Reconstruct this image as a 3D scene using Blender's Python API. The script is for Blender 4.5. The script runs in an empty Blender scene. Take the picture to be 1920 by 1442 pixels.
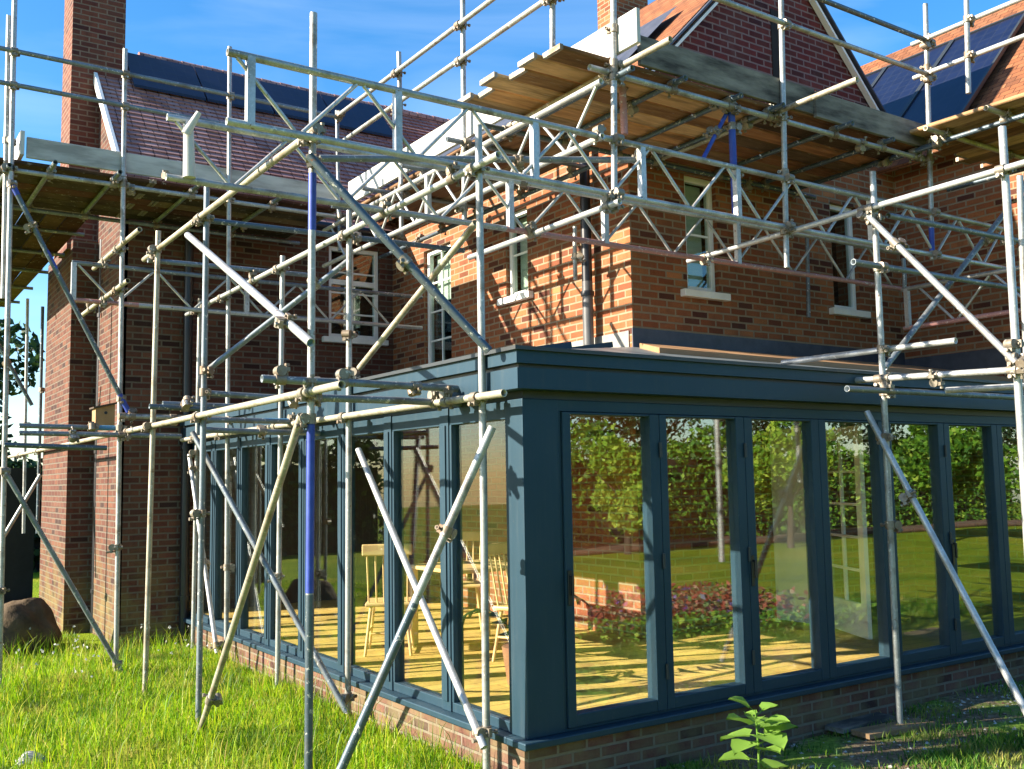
import bpy, math, random
import numpy as np
from mathutils import Vector, Matrix
random.seed(7); rng = np.random.default_rng(7)
scene = bpy.context.scene
COL = scene.collection
R = math.radians

# ------------------------------------------------------------------ camera
YAW, PIT, ROL, FPX = R(34.03), R(5.49), R(-0.973), 1862.5
_f = Vector((math.cos(PIT)*math.sin(YAW), math.cos(PIT)*math.cos(YAW), math.sin(PIT)))
_r0 = Vector((math.cos(YAW), -math.sin(YAW), 0)); _u0 = _r0.cross(_f)
_r = _r0*math.cos(ROL) + _u0*math.sin(ROL); _u = -_r0*math.sin(ROL) + _u0*math.cos(ROL)
EYE = Vector((-3.5115, -5.0905, 1.9118))
cam = bpy.data.cameras.new('camera'); co = bpy.data.objects.new('camera', cam); COL.objects.link(co)
M = Matrix((( _r.x, _u.x, -_f.x, EYE.x), (_r.y, _u.y, -_f.y, EYE.y), (_r.z, _u.z, -_f.z, EYE.z), (0,0,0,1)))
co.matrix_world = M
cam.sensor_fit = 'HORIZONTAL'; cam.sensor_width = 36; cam.lens = FPX/1920*36
cam.clip_start = .1; cam.clip_end = 2000
scene.camera = co
def at(x, y, axis, val):
    """world point where the sight line through photo pixel (x, y) meets the plane axis = val"""
    d = _f + _r*((x-960)/FPX) - _u*((y-721)/FPX)
    a = 'xyz'.index(axis)
    return EYE + d*((val-EYE[a])/d[a])

# ------------------------------------------------------------------ world and sun
SUN = Vector((-1, .38, .5)).normalized()          # towards the sun
w = bpy.data.worlds.new('World'); scene.world = w; w.use_nodes = True
nt = w.node_tree; nt.nodes.clear()
sky = nt.nodes.new('ShaderNodeTexSky'); sky.sky_type = 'NISHITA'; sky.sun_disc = False
sky.sun_elevation = math.asin(SUN.z); sky.sun_rotation = math.atan2(SUN.x, SUN.y)
sky.air_density = 1.0; sky.dust_density = .6; sky.ozone_density = 3
bg = nt.nodes.new('ShaderNodeBackground'); bg.inputs[1].default_value = .085
wo = nt.nodes.new('ShaderNodeOutputWorld')
hsv = nt.nodes.new('ShaderNodeHueSaturation'); hsv.inputs['Saturation'].default_value = 1.32; nt.links.new(sky.outputs[0], hsv.inputs['Color']); tc = nt.nodes.new('ShaderNodeTexCoord'); mp_ = nt.nodes.new('ShaderNodeMapping'); mp_.inputs['Scale'].default_value = (1.2, 1.2, 5); mp_.inputs['Rotation'].default_value = (.2, .3, .5)
ns_ = nt.nodes.new('ShaderNodeTexNoise'); ns_.inputs['Scale'].default_value = 2.2; ns_.inputs['Detail'].default_value = 7; ns_.inputs['Distortion'].default_value = .6
cr_ = nt.nodes.new('ShaderNodeValToRGB'); cr_.color_ramp.elements[0].position = .48; cr_.color_ramp.elements[1].position = .85; cr_.color_ramp.elements[1].color = (.16,.16,.16,1)
mx_ = nt.nodes.new('ShaderNodeMix'); mx_.data_type = 'RGBA'; mx_.inputs[7].default_value = (6.5, 7.2, 8.0, 1)
nt.links.new(tc.outputs['Generated'], mp_.inputs[0]); nt.links.new(mp_.outputs[0], ns_.inputs[0]); nt.links.new(ns_.outputs['Fac'], cr_.inputs[0]); nt.links.new(cr_.outputs[0], mx_.inputs[0])
nt.links.new(hsv.outputs[0], mx_.inputs[6]); nt.links.new(mx_.outputs[2], bg.inputs[0]); nt.links.new(bg.outputs[0], wo.inputs[0])
sl = bpy.data.lights.new('sun', 'SUN'); sl.energy = 5; sl.angle = R(.5); sl.color = (1, .90, .74)
so = bpy.data.objects.new('sun', sl); COL.objects.link(so)
so.rotation_euler = (-SUN).to_track_quat('-Z', 'Y').to_euler()
scene.view_settings.view_transform = 'Standard'; scene.view_settings.look = 'None'
scene.view_settings.exposure = 1.85; scene.view_settings.gamma = 1

# ------------------------------------------------------------------ materials
class NT:
    def __init__(s, name):
        s.m = bpy.data.materials.new(name); s.m.use_nodes = True
        s.t = s.m.node_tree; s.t.nodes.clear(); s.out = s.n('ShaderNodeOutputMaterial')
    def n(s, typ, **kw):
        nd = s.t.nodes.new(typ)
        for k, v in kw.items(): setattr(nd, k, v)
        return nd
    def l(s, a, b): s.t.links.new(a, b)
    def uv(s, scale=(1,1,1)):
        a = s.n('ShaderNodeUVMap'); a.uv_map = 'UVMap'; m = s.n('ShaderNodeMapping'); m.inputs['Scale'].default_value = scale
        s.l(a.outputs[0], m.inputs[0]); return m.outputs[0]
    def pos(s, scale=(1,1,1)):
        a = s.n('ShaderNodeNewGeometry'); m = s.n('ShaderNodeMapping'); m.inputs['Scale'].default_value = scale
        s.l(a.outputs['Position'], m.inputs[0]); return m.outputs[0]
    def noise(s, vec, scale, detail=4, rough=.6):
        a = s.n('ShaderNodeTexNoise'); a.inputs['Scale'].default_value = scale; a.inputs['Detail'].default_value = detail
        a.inputs['Roughness'].default_value = rough; s.l(vec, a.inputs['Vector']); return a.outputs['Fac']
    def ramp(s, fac, stops):
        a = s.n('ShaderNodeValToRGB'); e = a.color_ramp.elements
        while len(e) < len(stops): e.new(.5)
        for i, (p, c) in enumerate(stops): e[i].position = p; e[i].color = (*c, 1)
        s.l(fac, a.inputs[0]); return a.outputs[0]
    def mix(s, fac, a, b, blend='MIX'):
        m = s.n('ShaderNodeMix', data_type='RGBA', blend_type=blend)
        for sock, v in ((m.inputs[0], fac), (m.inputs[6], a), (m.inputs[7], b)):
            if hasattr(v, 'node'): s.l(v, sock)
            elif isinstance(v, (int, float)): sock.default_value = v
            else: sock.default_value = (*v, 1)
        return m.outputs[2]
    def bsdf(s, col, rough=.6, metal=0, bump=None, bstr=.3, bdist=.01, spec=.5):
        b = s.n('ShaderNodeBsdfPrincipled')
        for nm, v in (('Base Color', col), ('Roughness', rough), ('Metallic', metal), ('Specular IOR Level', spec)):
            if hasattr(v, 'node'): s.l(v, b.inputs[nm])
            elif isinstance(v, tuple): b.inputs[nm].default_value = (*v, 1)
            else: b.inputs[nm].default_value = v
        if bump is not None:
            bp = s.n('ShaderNodeBump'); bp.inputs['Strength'].default_value = bstr; bp.inputs['Distance'].default_value = bdist
            s.l(bump, bp.inputs['Height']); s.l(bp.outputs[0], b.inputs['Normal'])
        s.l(b.outputs[0], s.out.inputs[0]); return b

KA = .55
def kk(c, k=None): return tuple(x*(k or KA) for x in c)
def m_brick(name, c1, c2, dark, mortar, stain=(.12,.08,.06), w=.225, h=.075, ms=.011, moss=None):
    c1, c2, dark, mortar, stain = map(kk, (c1, c2, dark, mortar, stain)) if name != 'interior_floor' else (c1, c2, dark, mortar, stain); moss = kk(moss) if moss else None
    t = NT(name); uv = t.uv()
    wob = t.n('ShaderNodeTexNoise'); wob.inputs['Scale'].default_value = 9; t.l(uv, wob.inputs['Vector'])
    vm = t.n('ShaderNodeVectorMath', operation='MULTIPLY_ADD'); vm.inputs[1].default_value = (.006, .006, 0)
    t.l(wob.outputs['Color'], vm.inputs[0]); t.l(uv, vm.inputs[2])
    b = t.n('ShaderNodeTexBrick'); b.offset = .5; b.inputs['Scale'].default_value = 1
    b.inputs['Brick Width'].default_value = w; b.inputs['Row Height'].default_value = h
    b.inputs['Mortar Size'].default_value = ms; b.inputs['Mortar Smooth'].default_value = .25; b.inputs['Bias'].default_value = 0
    b.inputs['Color1'].default_value = (0,0,0,1); b.inputs['Color2'].default_value = (1,1,1,1); b.inputs['Mortar'].default_value = (.5,.5,.5,1)
    t.l(vm.outputs[0], b.inputs['Vector'])
    base = t.ramp(b.outputs['Color'], [(0, dark), (.05, dark), (.10, tuple(a*.6+b*.4 for a, b in zip(c1, dark))), (.3, c1), (.65, c2), (.9, c1), (1, tuple(min(1, x*1.25) for x in c2))])
    n1 = t.noise(uv, 2.2, 5); col = t.mix(t.ramp(n1, [(.4, (0,0,0)), (.75, (.55,.55,.55))]), base, stain)
    nv = t.noise(t.uv((3,.35,1)), 2.4, 6, .7); col = t.mix(t.ramp(nv, [(.5, (0,0,0)), (.72, (.5,.5,.5))]), col, tuple(x*.5 for x in c1))
    ne = t.noise(t.uv((1,.8,1)), 1.3, 7, .75); col = t.mix(t.ramp(ne, [(.58, (0,0,0)), (.74, (.35,.35,.35))]), col, mortar)
    n2 = t.noise(uv, 70, 3); col = t.mix(.35, col, t.ramp(n2, [(.3, (.3,.3,.3)), (.7, (1,1,1))]), 'MULTIPLY')
    mcol = t.mix(t.noise(uv, 12, 3), mortar, tuple(x*.6 for x in mortar))
    col = t.mix(b.outputs['Fac'], col, mcol)
    if moss:
        sx = t.n('ShaderNodeSeparateXYZ'); t.l(t.pos(), sx.inputs[0])
        mr = t.n('ShaderNodeMapRange'); mr.inputs[1].default_value = 1.3; mr.inputs[2].default_value = .1; t.l(sx.outputs[2], mr.inputs[0])
        mm = t.n('ShaderNodeMath', operation='MULTIPLY'); t.l(mr.outputs[0], mm.inputs[0]); t.l(t.ramp(t.noise(uv, 3, 4), [(.4,(0,0,0)),(.6,(1,1,1))]), mm.inputs[1])
        m2 = t.n('ShaderNodeMath', operation='MULTIPLY'); m2.inputs[1].default_value = .7; t.l(mm.outputs[0], m2.inputs[0])
        col = t.mix(m2.outputs[0], col, moss)
    inv = t.n('ShaderNodeMath', operation='SUBTRACT'); inv.inputs[0].default_value = 1; t.l(b.outputs['Fac'], inv.inputs[1])
    ad = t.n('ShaderNodeMath', operation='MULTIPLY_ADD'); ad.inputs[1].default_value = .3; t.l(n2, ad.inputs[0]); t.l(inv.outputs[0], ad.inputs[2])
    t.bsdf(col, .88, 0, ad.outputs[0], .8, .008, .25); return t.m

def m_noise(name, ca, cb, scale=6, rough=.6, metal=0, bstr=.2, stretch=(1,1,1), spec=.5, lo=.3, hi=.7, use='pos', bd=.005):
    ca, cb = (ca, cb) if name in ('white_painted_wood','pine_wood','pale_blind') else (kk(ca), kk(cb)); t = NT(name); v = t.pos(stretch) if use == 'pos' else t.uv(stretch)
    n = t.noise(v, scale, 6); c = t.ramp(n, [(lo, ca), (hi, cb)])
    t.bsdf(c, rough, metal, n, bstr, bd, spec); return t.m

def m_tube(name, c, rough=.42, metal=.55, stain=(.33,.24,.14), amt=.5):
    c, stain = kk(c, .68), kk(stain); t = NT(name); p = t.pos()
    n = t.noise(p, 5, 6); n2 = t.noise(p, 60, 3)
    col = t.mix(t.ramp(n, [(.48, (0,0,0)), (.68, (amt,)*3)]), c, stain)
    col = t.mix(.4, col, t.ramp(n2, [(.35, (.55,.55,.55)), (.65, (1,1,1))]), 'MULTIPLY')
    sp = t.noise(p, 26, 5, .7); col = t.mix(t.ramp(sp, [(.60, (0,0,0)), (.64, (.85,.85,.85))]), col, (.62,.60,.56)); sq = t.noise(p, 17, 5, .7); col = t.mix(t.ramp(sq, [(.63, (0,0,0)), (.68, (.8,.8,.8))]), col, (.16,.08,.04))
    rr = t.n('ShaderNodeMapRange'); rr.inputs[3].default_value = rough-.1; rr.inputs[4].default_value = rough+.25; t.l(n, rr.inputs[0])
    t.bsdf(col, rr.outputs[0], metal, n2, .15, .001); return t.m

def m_leaf(name, stops, trans=.45, rough=.5):
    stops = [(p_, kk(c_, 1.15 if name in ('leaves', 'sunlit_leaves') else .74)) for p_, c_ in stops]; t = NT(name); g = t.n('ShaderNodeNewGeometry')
    c = t.ramp(g.outputs['Random Per Island'], stops)
    if 'grass' in name:
        gn = t.noise(t.pos(), 1.6, 4, .65); gd = t.noise(t.pos((1,1.7,1)), .9, 4, .7)
        c = t.mix(t.ramp(gn, [(.50, (0,0,0)), (.62, (.85,.85,.85))]), c, (.02,.085,.006)); c = t.mix(t.ramp(gd, [(.54, (0,0,0)), (.66, (.7,.7,.7))]), c, (.42,.34,.09))  # dark green patches stand in for lawn shadow bands; tan is dry grass
    d = t.n('ShaderNodeBsdfPrincipled'); t.l(c, d.inputs['Base Color']); d.inputs['Roughness'].default_value = rough
    d.inputs['Specular IOR Level'].default_value = .3
    tr = t.n('ShaderNodeBsdfTranslucent'); t.l(c, tr.inputs[0])
    mx = t.n('ShaderNodeMixShader'); mx.inputs[0].default_value = trans
    t.l(d.outputs[0], mx.inputs[1]); t.l(tr.outputs[0], mx.inputs[2]); t.l(mx.outputs[0], t.out.inputs[0]); return t.m

def m_glass(name, base, tint=(.93,.97,.95), wave=.0):
    t = NT(name)
    ge = t.n('ShaderNodeNewGeometry'); dt = t.n('ShaderNodeVectorMath', operation='DOT_PRODUCT'); t.l(ge.outputs['Normal'], dt.inputs[0]); t.l(ge.outputs['Incoming'], dt.inputs[1])
    ab = t.n('ShaderNodeMath', operation='ABSOLUTE'); t.l(dt.outputs['Value'], ab.inputs[0])
    om = t.n('ShaderNodeMath', operation='SUBTRACT'); om.inputs[0].default_value = 1; t.l(ab.outputs[0], om.inputs[1])
    pw = t.n('ShaderNodeMath', operation='POWER'); pw.inputs[1].default_value = 5; t.l(om.outputs[0], pw.inputs[0])
    ad = t.n('ShaderNodeMath', operation='MULTIPLY_ADD', use_clamp=True); ad.inputs[1].default_value = 1-base; ad.inputs[2].default_value = base; t.l(pw.outputs[0], ad.inputs[0])
    tr = t.n('ShaderNodeBsdfTransparent'); tr.inputs[0].default_value = (*tint, 1)
    gl = t.n('ShaderNodeBsdfGlossy'); gl.inputs['Roughness'].default_value = .008; gl.inputs[0].default_value = (.95,1,.97,1)
    if wave:
        bp = t.n('ShaderNodeBump'); bp.inputs['Strength'].default_value = wave; bp.inputs['Distance'].default_value = .01
        t.l(t.noise(t.pos(), 1.1, 1), bp.inputs['Height']); t.l(bp.outputs[0], gl.inputs['Normal'])
    mx = t.n('ShaderNodeMixShader'); t.l(ad.outputs[0], mx.inputs[0]); t.l(tr.outputs[0], mx.inputs[1]); t.l(gl.outputs[0], mx.inputs[2])
    t.l(mx.outputs[0], t.out.inputs[0]); return t.m

MAT = {}
MAT['brick'] = m_brick('brick', (.52,.15,.055), (.68,.25,.095), (.17,.05,.03), (.56,.41,.26))
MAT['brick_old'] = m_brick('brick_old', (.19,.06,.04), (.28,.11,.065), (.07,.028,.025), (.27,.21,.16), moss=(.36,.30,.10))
MAT['brick_chimney'] = m_brick('brick_chimney', (.26,.075,.05), (.36,.12,.07), (.12,.03,.03), (.42,.28,.2))
MAT['brick_plinth'] = m_brick('brick_plinth', (.24,.09,.065), (.35,.16,.12), (.10,.045,.04), (.38,.31,.24), moss=(.30,.24,.12))
MAT['brick_gable'] = m_brick('brick_gable', (.20,.035,.035), (.29,.055,.05), (.09,.02,.03), (.42,.28,.27))
MAT['tile'] = m_brick('roof_tile', (.72,.40,.38), (.85,.52,.48), (.50,.26,.25), (.20,.10,.10), w=.17, h=.5, ms=.008)
MAT['tile_orange'] = m_brick('roof_tile_orange', (.42,.15,.06), (.52,.21,.09), (.30,.11,.05), (.16,.06,.03), w=.17, h=.1, ms=.006)
MAT['steel'] = m_tube('galvanised_steel', (.56,.57,.55), .42, .5, (.27,.21,.14), .75)
MAT['steel_warm'] = m_tube('weathered_steel', (.60,.55,.43), .5, .4, (.30,.20,.11), .8)
MAT['steel_grey'] = m_tube('dull_steel', (.28,.33,.37), .45, .5, (.2,.17,.13), .7)
MAT['steel_dark'] = m_tube('dark_steel', (.13,.18,.22), .4, .5, (.2,.17,.13), .4)
MAT['alu'] = m_tube('aluminium', (.70,.71,.70), .38, .5, (.38,.36,.32), .6)
MAT['pink'] = m_tube('pink_painted_aluminium', (.66,.32,.30), .5, .15, (.55,.45,.4), .5)
MAT['coupler'] = m_tube('coupler_steel', (.38,.33,.26), .5, .5, (.30,.17,.08), .8)
MAT['blue'] = m_noise('blue_paint', (.015,.05,.42), (.05,.12,.62), 9, .55, 0, .3)
MAT['skyblue'] = m_noise('faded_blue_paint', (.05,.27,.55), (.20,.45,.65), 10, .5)
MAT['board'] = m_noise('scaffold_board_wood', (.20,.105,.05), (.50,.30,.14), 3, .8, 0, .3, (1,1,1), .2)
MAT['board_y'] = MAT['board']
MAT['toe_grey'] = m_noise('weathered_board', (.10,.085,.075), (.42,.37,.31), 4, .85, 0, .3, (.4,1,2), .2, .38, .62)
MAT['toe_light'] = m_noise('pale_weathered_board', (.45,.44,.41), (.85,.83,.78), 4, .85, 0, .3, (.4,1,2), .2, .35, .6)
MAT['toe_white'] = m_noise('painted_board', (.62,.60,.55), (.85,.84,.80), 3, .7, 0, .1, (1,.4,1), .3, .2, .5)
def _frame():
    t = NT('blue_grey_aluminium'); p = t.pos(); n = t.noise(p, 1.5, 3); st = t.noise(t.pos((9,9,.7)), 2.5, 6, .7); sp = t.noise(p, 45, 4)
    c = t.ramp(n, [(.3, (.009,.026,.040)), (.7, (.013,.034,.052))])
    c = t.mix(t.ramp(st, [(.5, (0,0,0)), (.78, (.35,.35,.35))]), c, (.045,.055,.058)); c = t.mix(t.ramp(sp, [(.62, (0,0,0)), (.72, (.3,.3,.3))]), c, (.07,.07,.06))
    rr = t.n('ShaderNodeMapRange'); rr.inputs[3].default_value = .42; rr.inputs[4].default_value = .62; t.l(st, rr.inputs[0]); bq = t.bsdf(c, rr.outputs[0], 0, sp, .05, .002, .6); bq.inputs['Specular Tint'].default_value = (.42,.62,.78,1); return t.m
MAT['frame'] = _frame()
MAT['frame_dark'] = m_noise('anthracite_gutter', (.035,.045,.052), (.055,.062,.066), 3, .45, 0, .02)
MAT['glass'] = m_glass('window_glass', .13, (.97,.985,.98), .03)
MAT['glass_side'] = m_glass('side_glass', .05, (.97,.985,.98), .01)
MAT['glass_house'] = m_glass('house_glass', .06, (.85,.9,.88))
MAT['white'] = m_noise('white_painted_wood', (.70,.69,.65), (.82,.81,.78), 5, .5, 0, .05)
MAT['lead'] = m_noise('lead_flashing', (.05,.06,.09), (.11,.12,.16), 7, .5, 0, .3)
MAT['lead_sunlit'] = m_noise('sunlit_lead', (.26,.26,.25), (.48,.47,.43), 7, .6, 0, .3)  # lead copy with sunlight put into its colour, for the side wall
MAT['slate'] = m_noise('roof_panel', (.20,.24,.26), (.30,.34,.36), 3, .4, 0, .05)
MAT['ply'] = m_noise('plywood', (.52,.27,.12), (.64,.37,.18), 3, .7, 0, .1, (.4,3,1))
MAT['pipe'] = m_noise('black_pipe', (.012,.013,.018), (.03,.03,.035), 5, .35, 0, .05)
MAT['pipe_grey'] = m_noise('grey_pipe', (.12,.12,.13), (.2,.2,.2), 5, .35, 0, .05)
MAT['pv'] = None
MAT['dark'] = m_noise('dark_interior', (.015,.013,.012), (.03,.028,.026), 4, .9)
MAT['curtain'] = m_noise('dark_blind', (.05,.05,.055), (.12,.12,.12), 14, .8, 0, .3, (6,6,.2))
MAT['blind'] = m_noise('pale_blind', (.45,.50,.42), (.56,.60,.52), 3, .8, 0, .1, (1,1,8))
MAT['floor'] = m_brick('interior_floor', (.72,.47,.11), (.80,.55,.15), (.60,.38,.09), (.30,.2,.07), w=1.2, h=.14, ms=.004)
MAT['plaster'] = m_noise('plaster', (.62,.60,.55), (.70,.68,.64), 3, .9, 0, .05)
MAT['pine'] = m_noise('pine_wood', (.60,.38,.14), (.74,.52,.24), 6, .5, 0, .1, (1,1,.2))
MAT['box'] = m_noise('bird_box_wood', (.50,.28,.12), (.62,.38,.18), 8, .8, 0, .2)
MAT['rock'] = m_noise('boulder_rock', (.05,.038,.028), (.24,.16,.085), 3, .9, 0, .8, (1,1,1), .2, .3, .7, bd=.08)
MAT['stone'] = m_noise('pale_stone', (.5,.47,.42), (.72,.70,.66), 9, .8, 0, .5)
MAT['soil'] = None
MAT['bark'] = m_noise('bark', (.07,.045,.03), (.17,.12,.08), 9, .9, 0, .6, (1,1,.3))
MAT['grass'] = m_leaf('grass_blades', [(0,(.08,.24,.006)),(.35,(.26,.50,.008)),(.75,(.48,.66,.012)),(.92,(.68,.62,.06)),(1,(.60,.46,.16))], .5)
MAT['grass_dark'] = m_leaf('dark_grass', [(0,(.04,.13,.02)),(.5,(.10,.28,.02)),(.85,(.26,.42,.03)),(1,(.42,.36,.12))], .4)  # weed tone, darker green than the lawn blades
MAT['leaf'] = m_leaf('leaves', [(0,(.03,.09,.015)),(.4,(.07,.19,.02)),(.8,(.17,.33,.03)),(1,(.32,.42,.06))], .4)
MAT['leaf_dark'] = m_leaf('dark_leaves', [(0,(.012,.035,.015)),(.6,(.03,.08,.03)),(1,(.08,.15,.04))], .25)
MAT['leaf_bright'] = m_leaf('bright_leaves', [(0,(.18,.38,.05)),(1,(.34,.55,.10))], .45, .4)
MAT['flower'] = m_leaf('flowers', [(0,(.30,.05,.03)),(.45,(.48,.15,.09)),(.55,(.40,.12,.08)),(.6,(.18,.08,.40)),(.66,(.08,.22,.05)),(1,(.5,.30,.20))], .2)
MAT['seed'] = m_leaf('seed_heads', [(0,(.7,.7,.66)),(1,(.85,.85,.8))], .3)
MAT['pot'] = m_noise('terracotta', (.35,.14,.07), (.45,.2,.1), 8, .8)
MAT['fence'] = m_noise('fence_wood', (.22,.14,.09), (.38,.26,.17), 5, .85, 0, .3, (1,1,6))
MAT['skin'] = m_noise('skin', (.55,.32,.22), (.62,.38,.27), 8, .5)
MAT['mustard'] = m_noise('mustard_cloth', (.55,.36,.06), (.65,.45,.10), 12, .9, 0, .2)
MAT['rusty'] = m_noise('rust_cloth', (.32,.12,.05), (.42,.18,.08), 12, .9, 0, .2)
MAT['hair'] = m_noise('brown_hair', (.05,.03,.015), (.10,.06,.03), 30, .6)

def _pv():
    t = NT('dark_roof_panel'); uv = t.uv()
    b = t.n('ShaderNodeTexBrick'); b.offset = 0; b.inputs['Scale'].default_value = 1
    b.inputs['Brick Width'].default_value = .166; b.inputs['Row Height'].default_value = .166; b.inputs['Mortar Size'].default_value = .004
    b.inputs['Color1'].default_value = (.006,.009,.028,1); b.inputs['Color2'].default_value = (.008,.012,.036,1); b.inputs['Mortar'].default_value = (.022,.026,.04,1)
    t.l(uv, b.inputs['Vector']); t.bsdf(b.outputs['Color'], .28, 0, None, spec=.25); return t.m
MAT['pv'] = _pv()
def _soil():
    t = NT('ground_soil'); p = t.pos(); n = t.noise(p, 1.4, 6); n2 = t.noise(p, 22, 6)
    c = t.ramp(n2, [(.3, (.08,.055,.035)), (.55, (.20,.145,.09)), (.75, (.33,.26,.175))])
    c = t.mix(t.ramp(n, [(.5, (0,0,0)), (.6, (.8,.8,.8))]), c, t.ramp(n2, [(.3,(.05,.12,.01)), (.7,(.22,.36,.03))]))
    t.bsdf(c, .95, 0, n2, .8, .04, .1); return t.m
MAT['soil'] = _soil()
MAT['bed'] = m_noise('bed_earth', (.16,.08,.05), (.34,.20,.13), 6, .95, 0, .6)
MAT['leaf_lit'] = m_leaf('sunlit_leaves', [(0,(.07,.17,.02)),(.5,(.20,.36,.03)),(1,(.42,.52,.07))], .45)
def _lawn():
    t = NT('lawn'); p = t.pos(); n = t.noise(p, .35, 6, .7); n2 = t.noise(p, 30, 5)
    c = t.ramp(n, [(.3, (.10,.20,.010)), (.5, (.25,.34,.014)), (.7, (.40,.38,.04))])
    c = t.mix(.6, c, t.ramp(n2, [(.3, (.35,.35,.35)), (.7, (1,1,1))]), 'MULTIPLY')
    t.bsdf(c, .95, 0, n2, 1, .05, .1); return t.m
MAT['lawn'] = _lawn()

# ------------------------------------------------------------------ mesh helpers
ORG = {}
class MB:
    def __init__(s): s.v = []; s.f = []; s.mi = []; s.sm = []
    def quad(s, pts, mi=0, smooth=False):
        n = len(s.v); s.v += [Vector(p) for p in pts]; s.f.append(tuple(range(n, n+len(pts)))); s.mi.append(mi); s.sm.append(smooth); return s
    def box(s, x0, x1, y0, y1, z0, z1, mi=0):
        n = len(s.v)
        s.v += [Vector(p) for p in ((x0,y0,z0),(x1,y0,z0),(x1,y1,z0),(x0,y1,z0),(x0,y0,z1),(x1,y0,z1),(x1,y1,z1),(x0,y1,z1))]
        for f in ((0,3,2,1),(4,5,6,7),(0,1,5,4),(1,2,6,5),(2,3,7,6),(3,0,4,7)): s.f.append(tuple(n+i for i in f)); s.mi.append(mi); s.sm.append(False)
        return s
    def bar(s, p, q, wd, ht, up=(0,0,1), mi=0):
        p, q = Vector(p), Vector(q); d = (q-p).normalized(); a = d.cross(Vector(up))
        if a.length < 1e-4: a = d.cross(Vector((1,0,0)))
        a.normalize(); b = a.cross(d); n = len(s.v)
        for e in (p, q):
            for (i, j) in ((-1,-1),(1,-1),(1,1),(-1,1)): s.v.append(e + a*(i*wd/2) + b*(j*ht/2))
        for f in ((0,1,2,3),(7,6,5,4),(0,4,5,1),(1,5,6,2),(2,6,7,3),(3,7,4,0)): s.f.append(tuple(n+i for i in f)); s.mi.append(mi); s.sm.append(False)
        return s
    def tube(s, p, q, r=.0242, n=14, r2=None, hollow=True, mi=0, sag=0.0, segs=1):
        p, q = Vector(p), Vector(q); r2 = r if r2 is None else r2
        d = (q-p).normalized(); a = d.orthogonal().normalized(); b = d.cross(a); k0 = len(s.v)
        rings = []
        def ring(c, rad):
            i0 = len(s.v); s.v.extend(c + (a*math.cos(t*2*math.pi/n) + b*math.sin(t*2*math.pi/n))*rad for t in range(n)); return i0
        def join(i, j, sm=True):
            for t in range(n): s.f.append((i+t, i+(t+1)%n, j+(t+1)%n, j+t)); s.mi.append(mi); s.sm.append(sm)
        side = Vector((rng.normal(), rng.normal(), rng.normal())).cross(d)*sag
        pts = [p.lerp(q, i/segs) + side*math.sin(math.pi*i/segs) for i in range(segs+1)]
        prev = None
        for i, c in enumerate(pts):
            cur = ring(c, r + (r2-r)*i/segs)
            if prev is not None: join(prev, cur)
            else: first = cur
            prev = cur
        if hollow:
            for e, o, sg in ((p, first, 1), (q, prev, -1)):
                o2 = ring(e, (r if sg == 1 else r2)*.99); i1 = ring(e, r*.82); i2 = ring(e + d*sg*.12, r*.82)
                if sg == 1: join(i1, o2, False); join(i2, i1)
                else: join(o2, i1, False); join(i1, i2)
                s.f.append(tuple(range(i2, i2+n)) if sg == 1 else tuple(reversed(range(i2, i2+n)))); s.mi.append(mi); s.sm.append(False)
        else:
            for e, o in ((0, first), (1, prev)):
                o2 = ring(pts[0] if e == 0 else pts[-1], r if e == 0 else r2)
                s.f.append(tuple(reversed(range(o2, o2+n))) if e == 0 else tuple(range(o2, o2+n))); s.mi.append(mi); s.sm.append(False)
        return s
    def build(s, name, mat, parent=None, origin=None):
        me = bpy.data.meshes.new(name)
        L = ORG[parent.name] if parent is not None else (Vector(origin) if origin is not None else Vector((0,0,0)))
        me.from_pydata([tuple(v-L) for v in s.v], [], s.f)
        uvl = me.uv_layers.new(name='UVMap'); data = np.zeros(len(me.loops)*2, dtype=np.float32); k = 0
        for f in s.f:
            p = [s.v[i] for i in f]; nrm = Vector((0,0,0))
            for i in range(len(p)):
                c, nx = p[i], p[(i+1)%len(p)]
                nrm += Vector(((c.y-nx.y)*(c.z+nx.z), (c.z-nx.z)*(c.x+nx.x), (c.x-nx.x)*(c.y+nx.y)))
            if nrm.length < 1e-12: nrm = Vector((0,0,1))
            nrm.normalize()
            h = Vector((1,0,0)) if abs(nrm.z) > .98 else Vector((0,0,1)).cross(nrm).normalized()
            if abs(h.x) > abs(h.y):
                if h.x < 0: h = -h
            elif h.y < 0: h = -h
            vv = nrm.cross(h)
            if vv.z < 0 or (abs(vv.z) < 1e-6 and vv.y < 0): vv = -vv
            for q in p: data[k] = q.dot(h); data[k+1] = q.dot(vv); k += 2
        uvl.data.foreach_set('uv', data)
        me.polygons.foreach_set('use_smooth', s.sm)
        mats = mat if isinstance(mat, (list, tuple)) else [mat]
        for m in mats: me.materials.append(MAT[m])
        if len(mats) > 1: me.polygons.foreach_set('material_index', s.mi)
        me.update()
        o = bpy.data.objects.new(name, me); COL.objects.link(o)
        if parent is not None: o.parent = parent
        else: o.location = L
        ORG[o.name] = L
        return o
def tag(o, label=None, cat=None, group=None, kind=None):
    for k, v in (('label', label), ('category', cat), ('group', group), ('kind', kind)):
        if v: o[k] = v
    return o
def empty(name, loc, label, cat, group=None):
    o = bpy.data.objects.new(name, None); COL.objects.link(o); o.location = loc; o.empty_display_size = .2
    ORG[o.name] = Vector(loc); return tag(o, label, cat, group)
def bevel(o, wd=.006, seg=2):
    m = o.modifiers.new('bevel', 'BEVEL'); m.width = wd; m.segments = seg; m.limit_method = 'ANGLE'; return o

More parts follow.
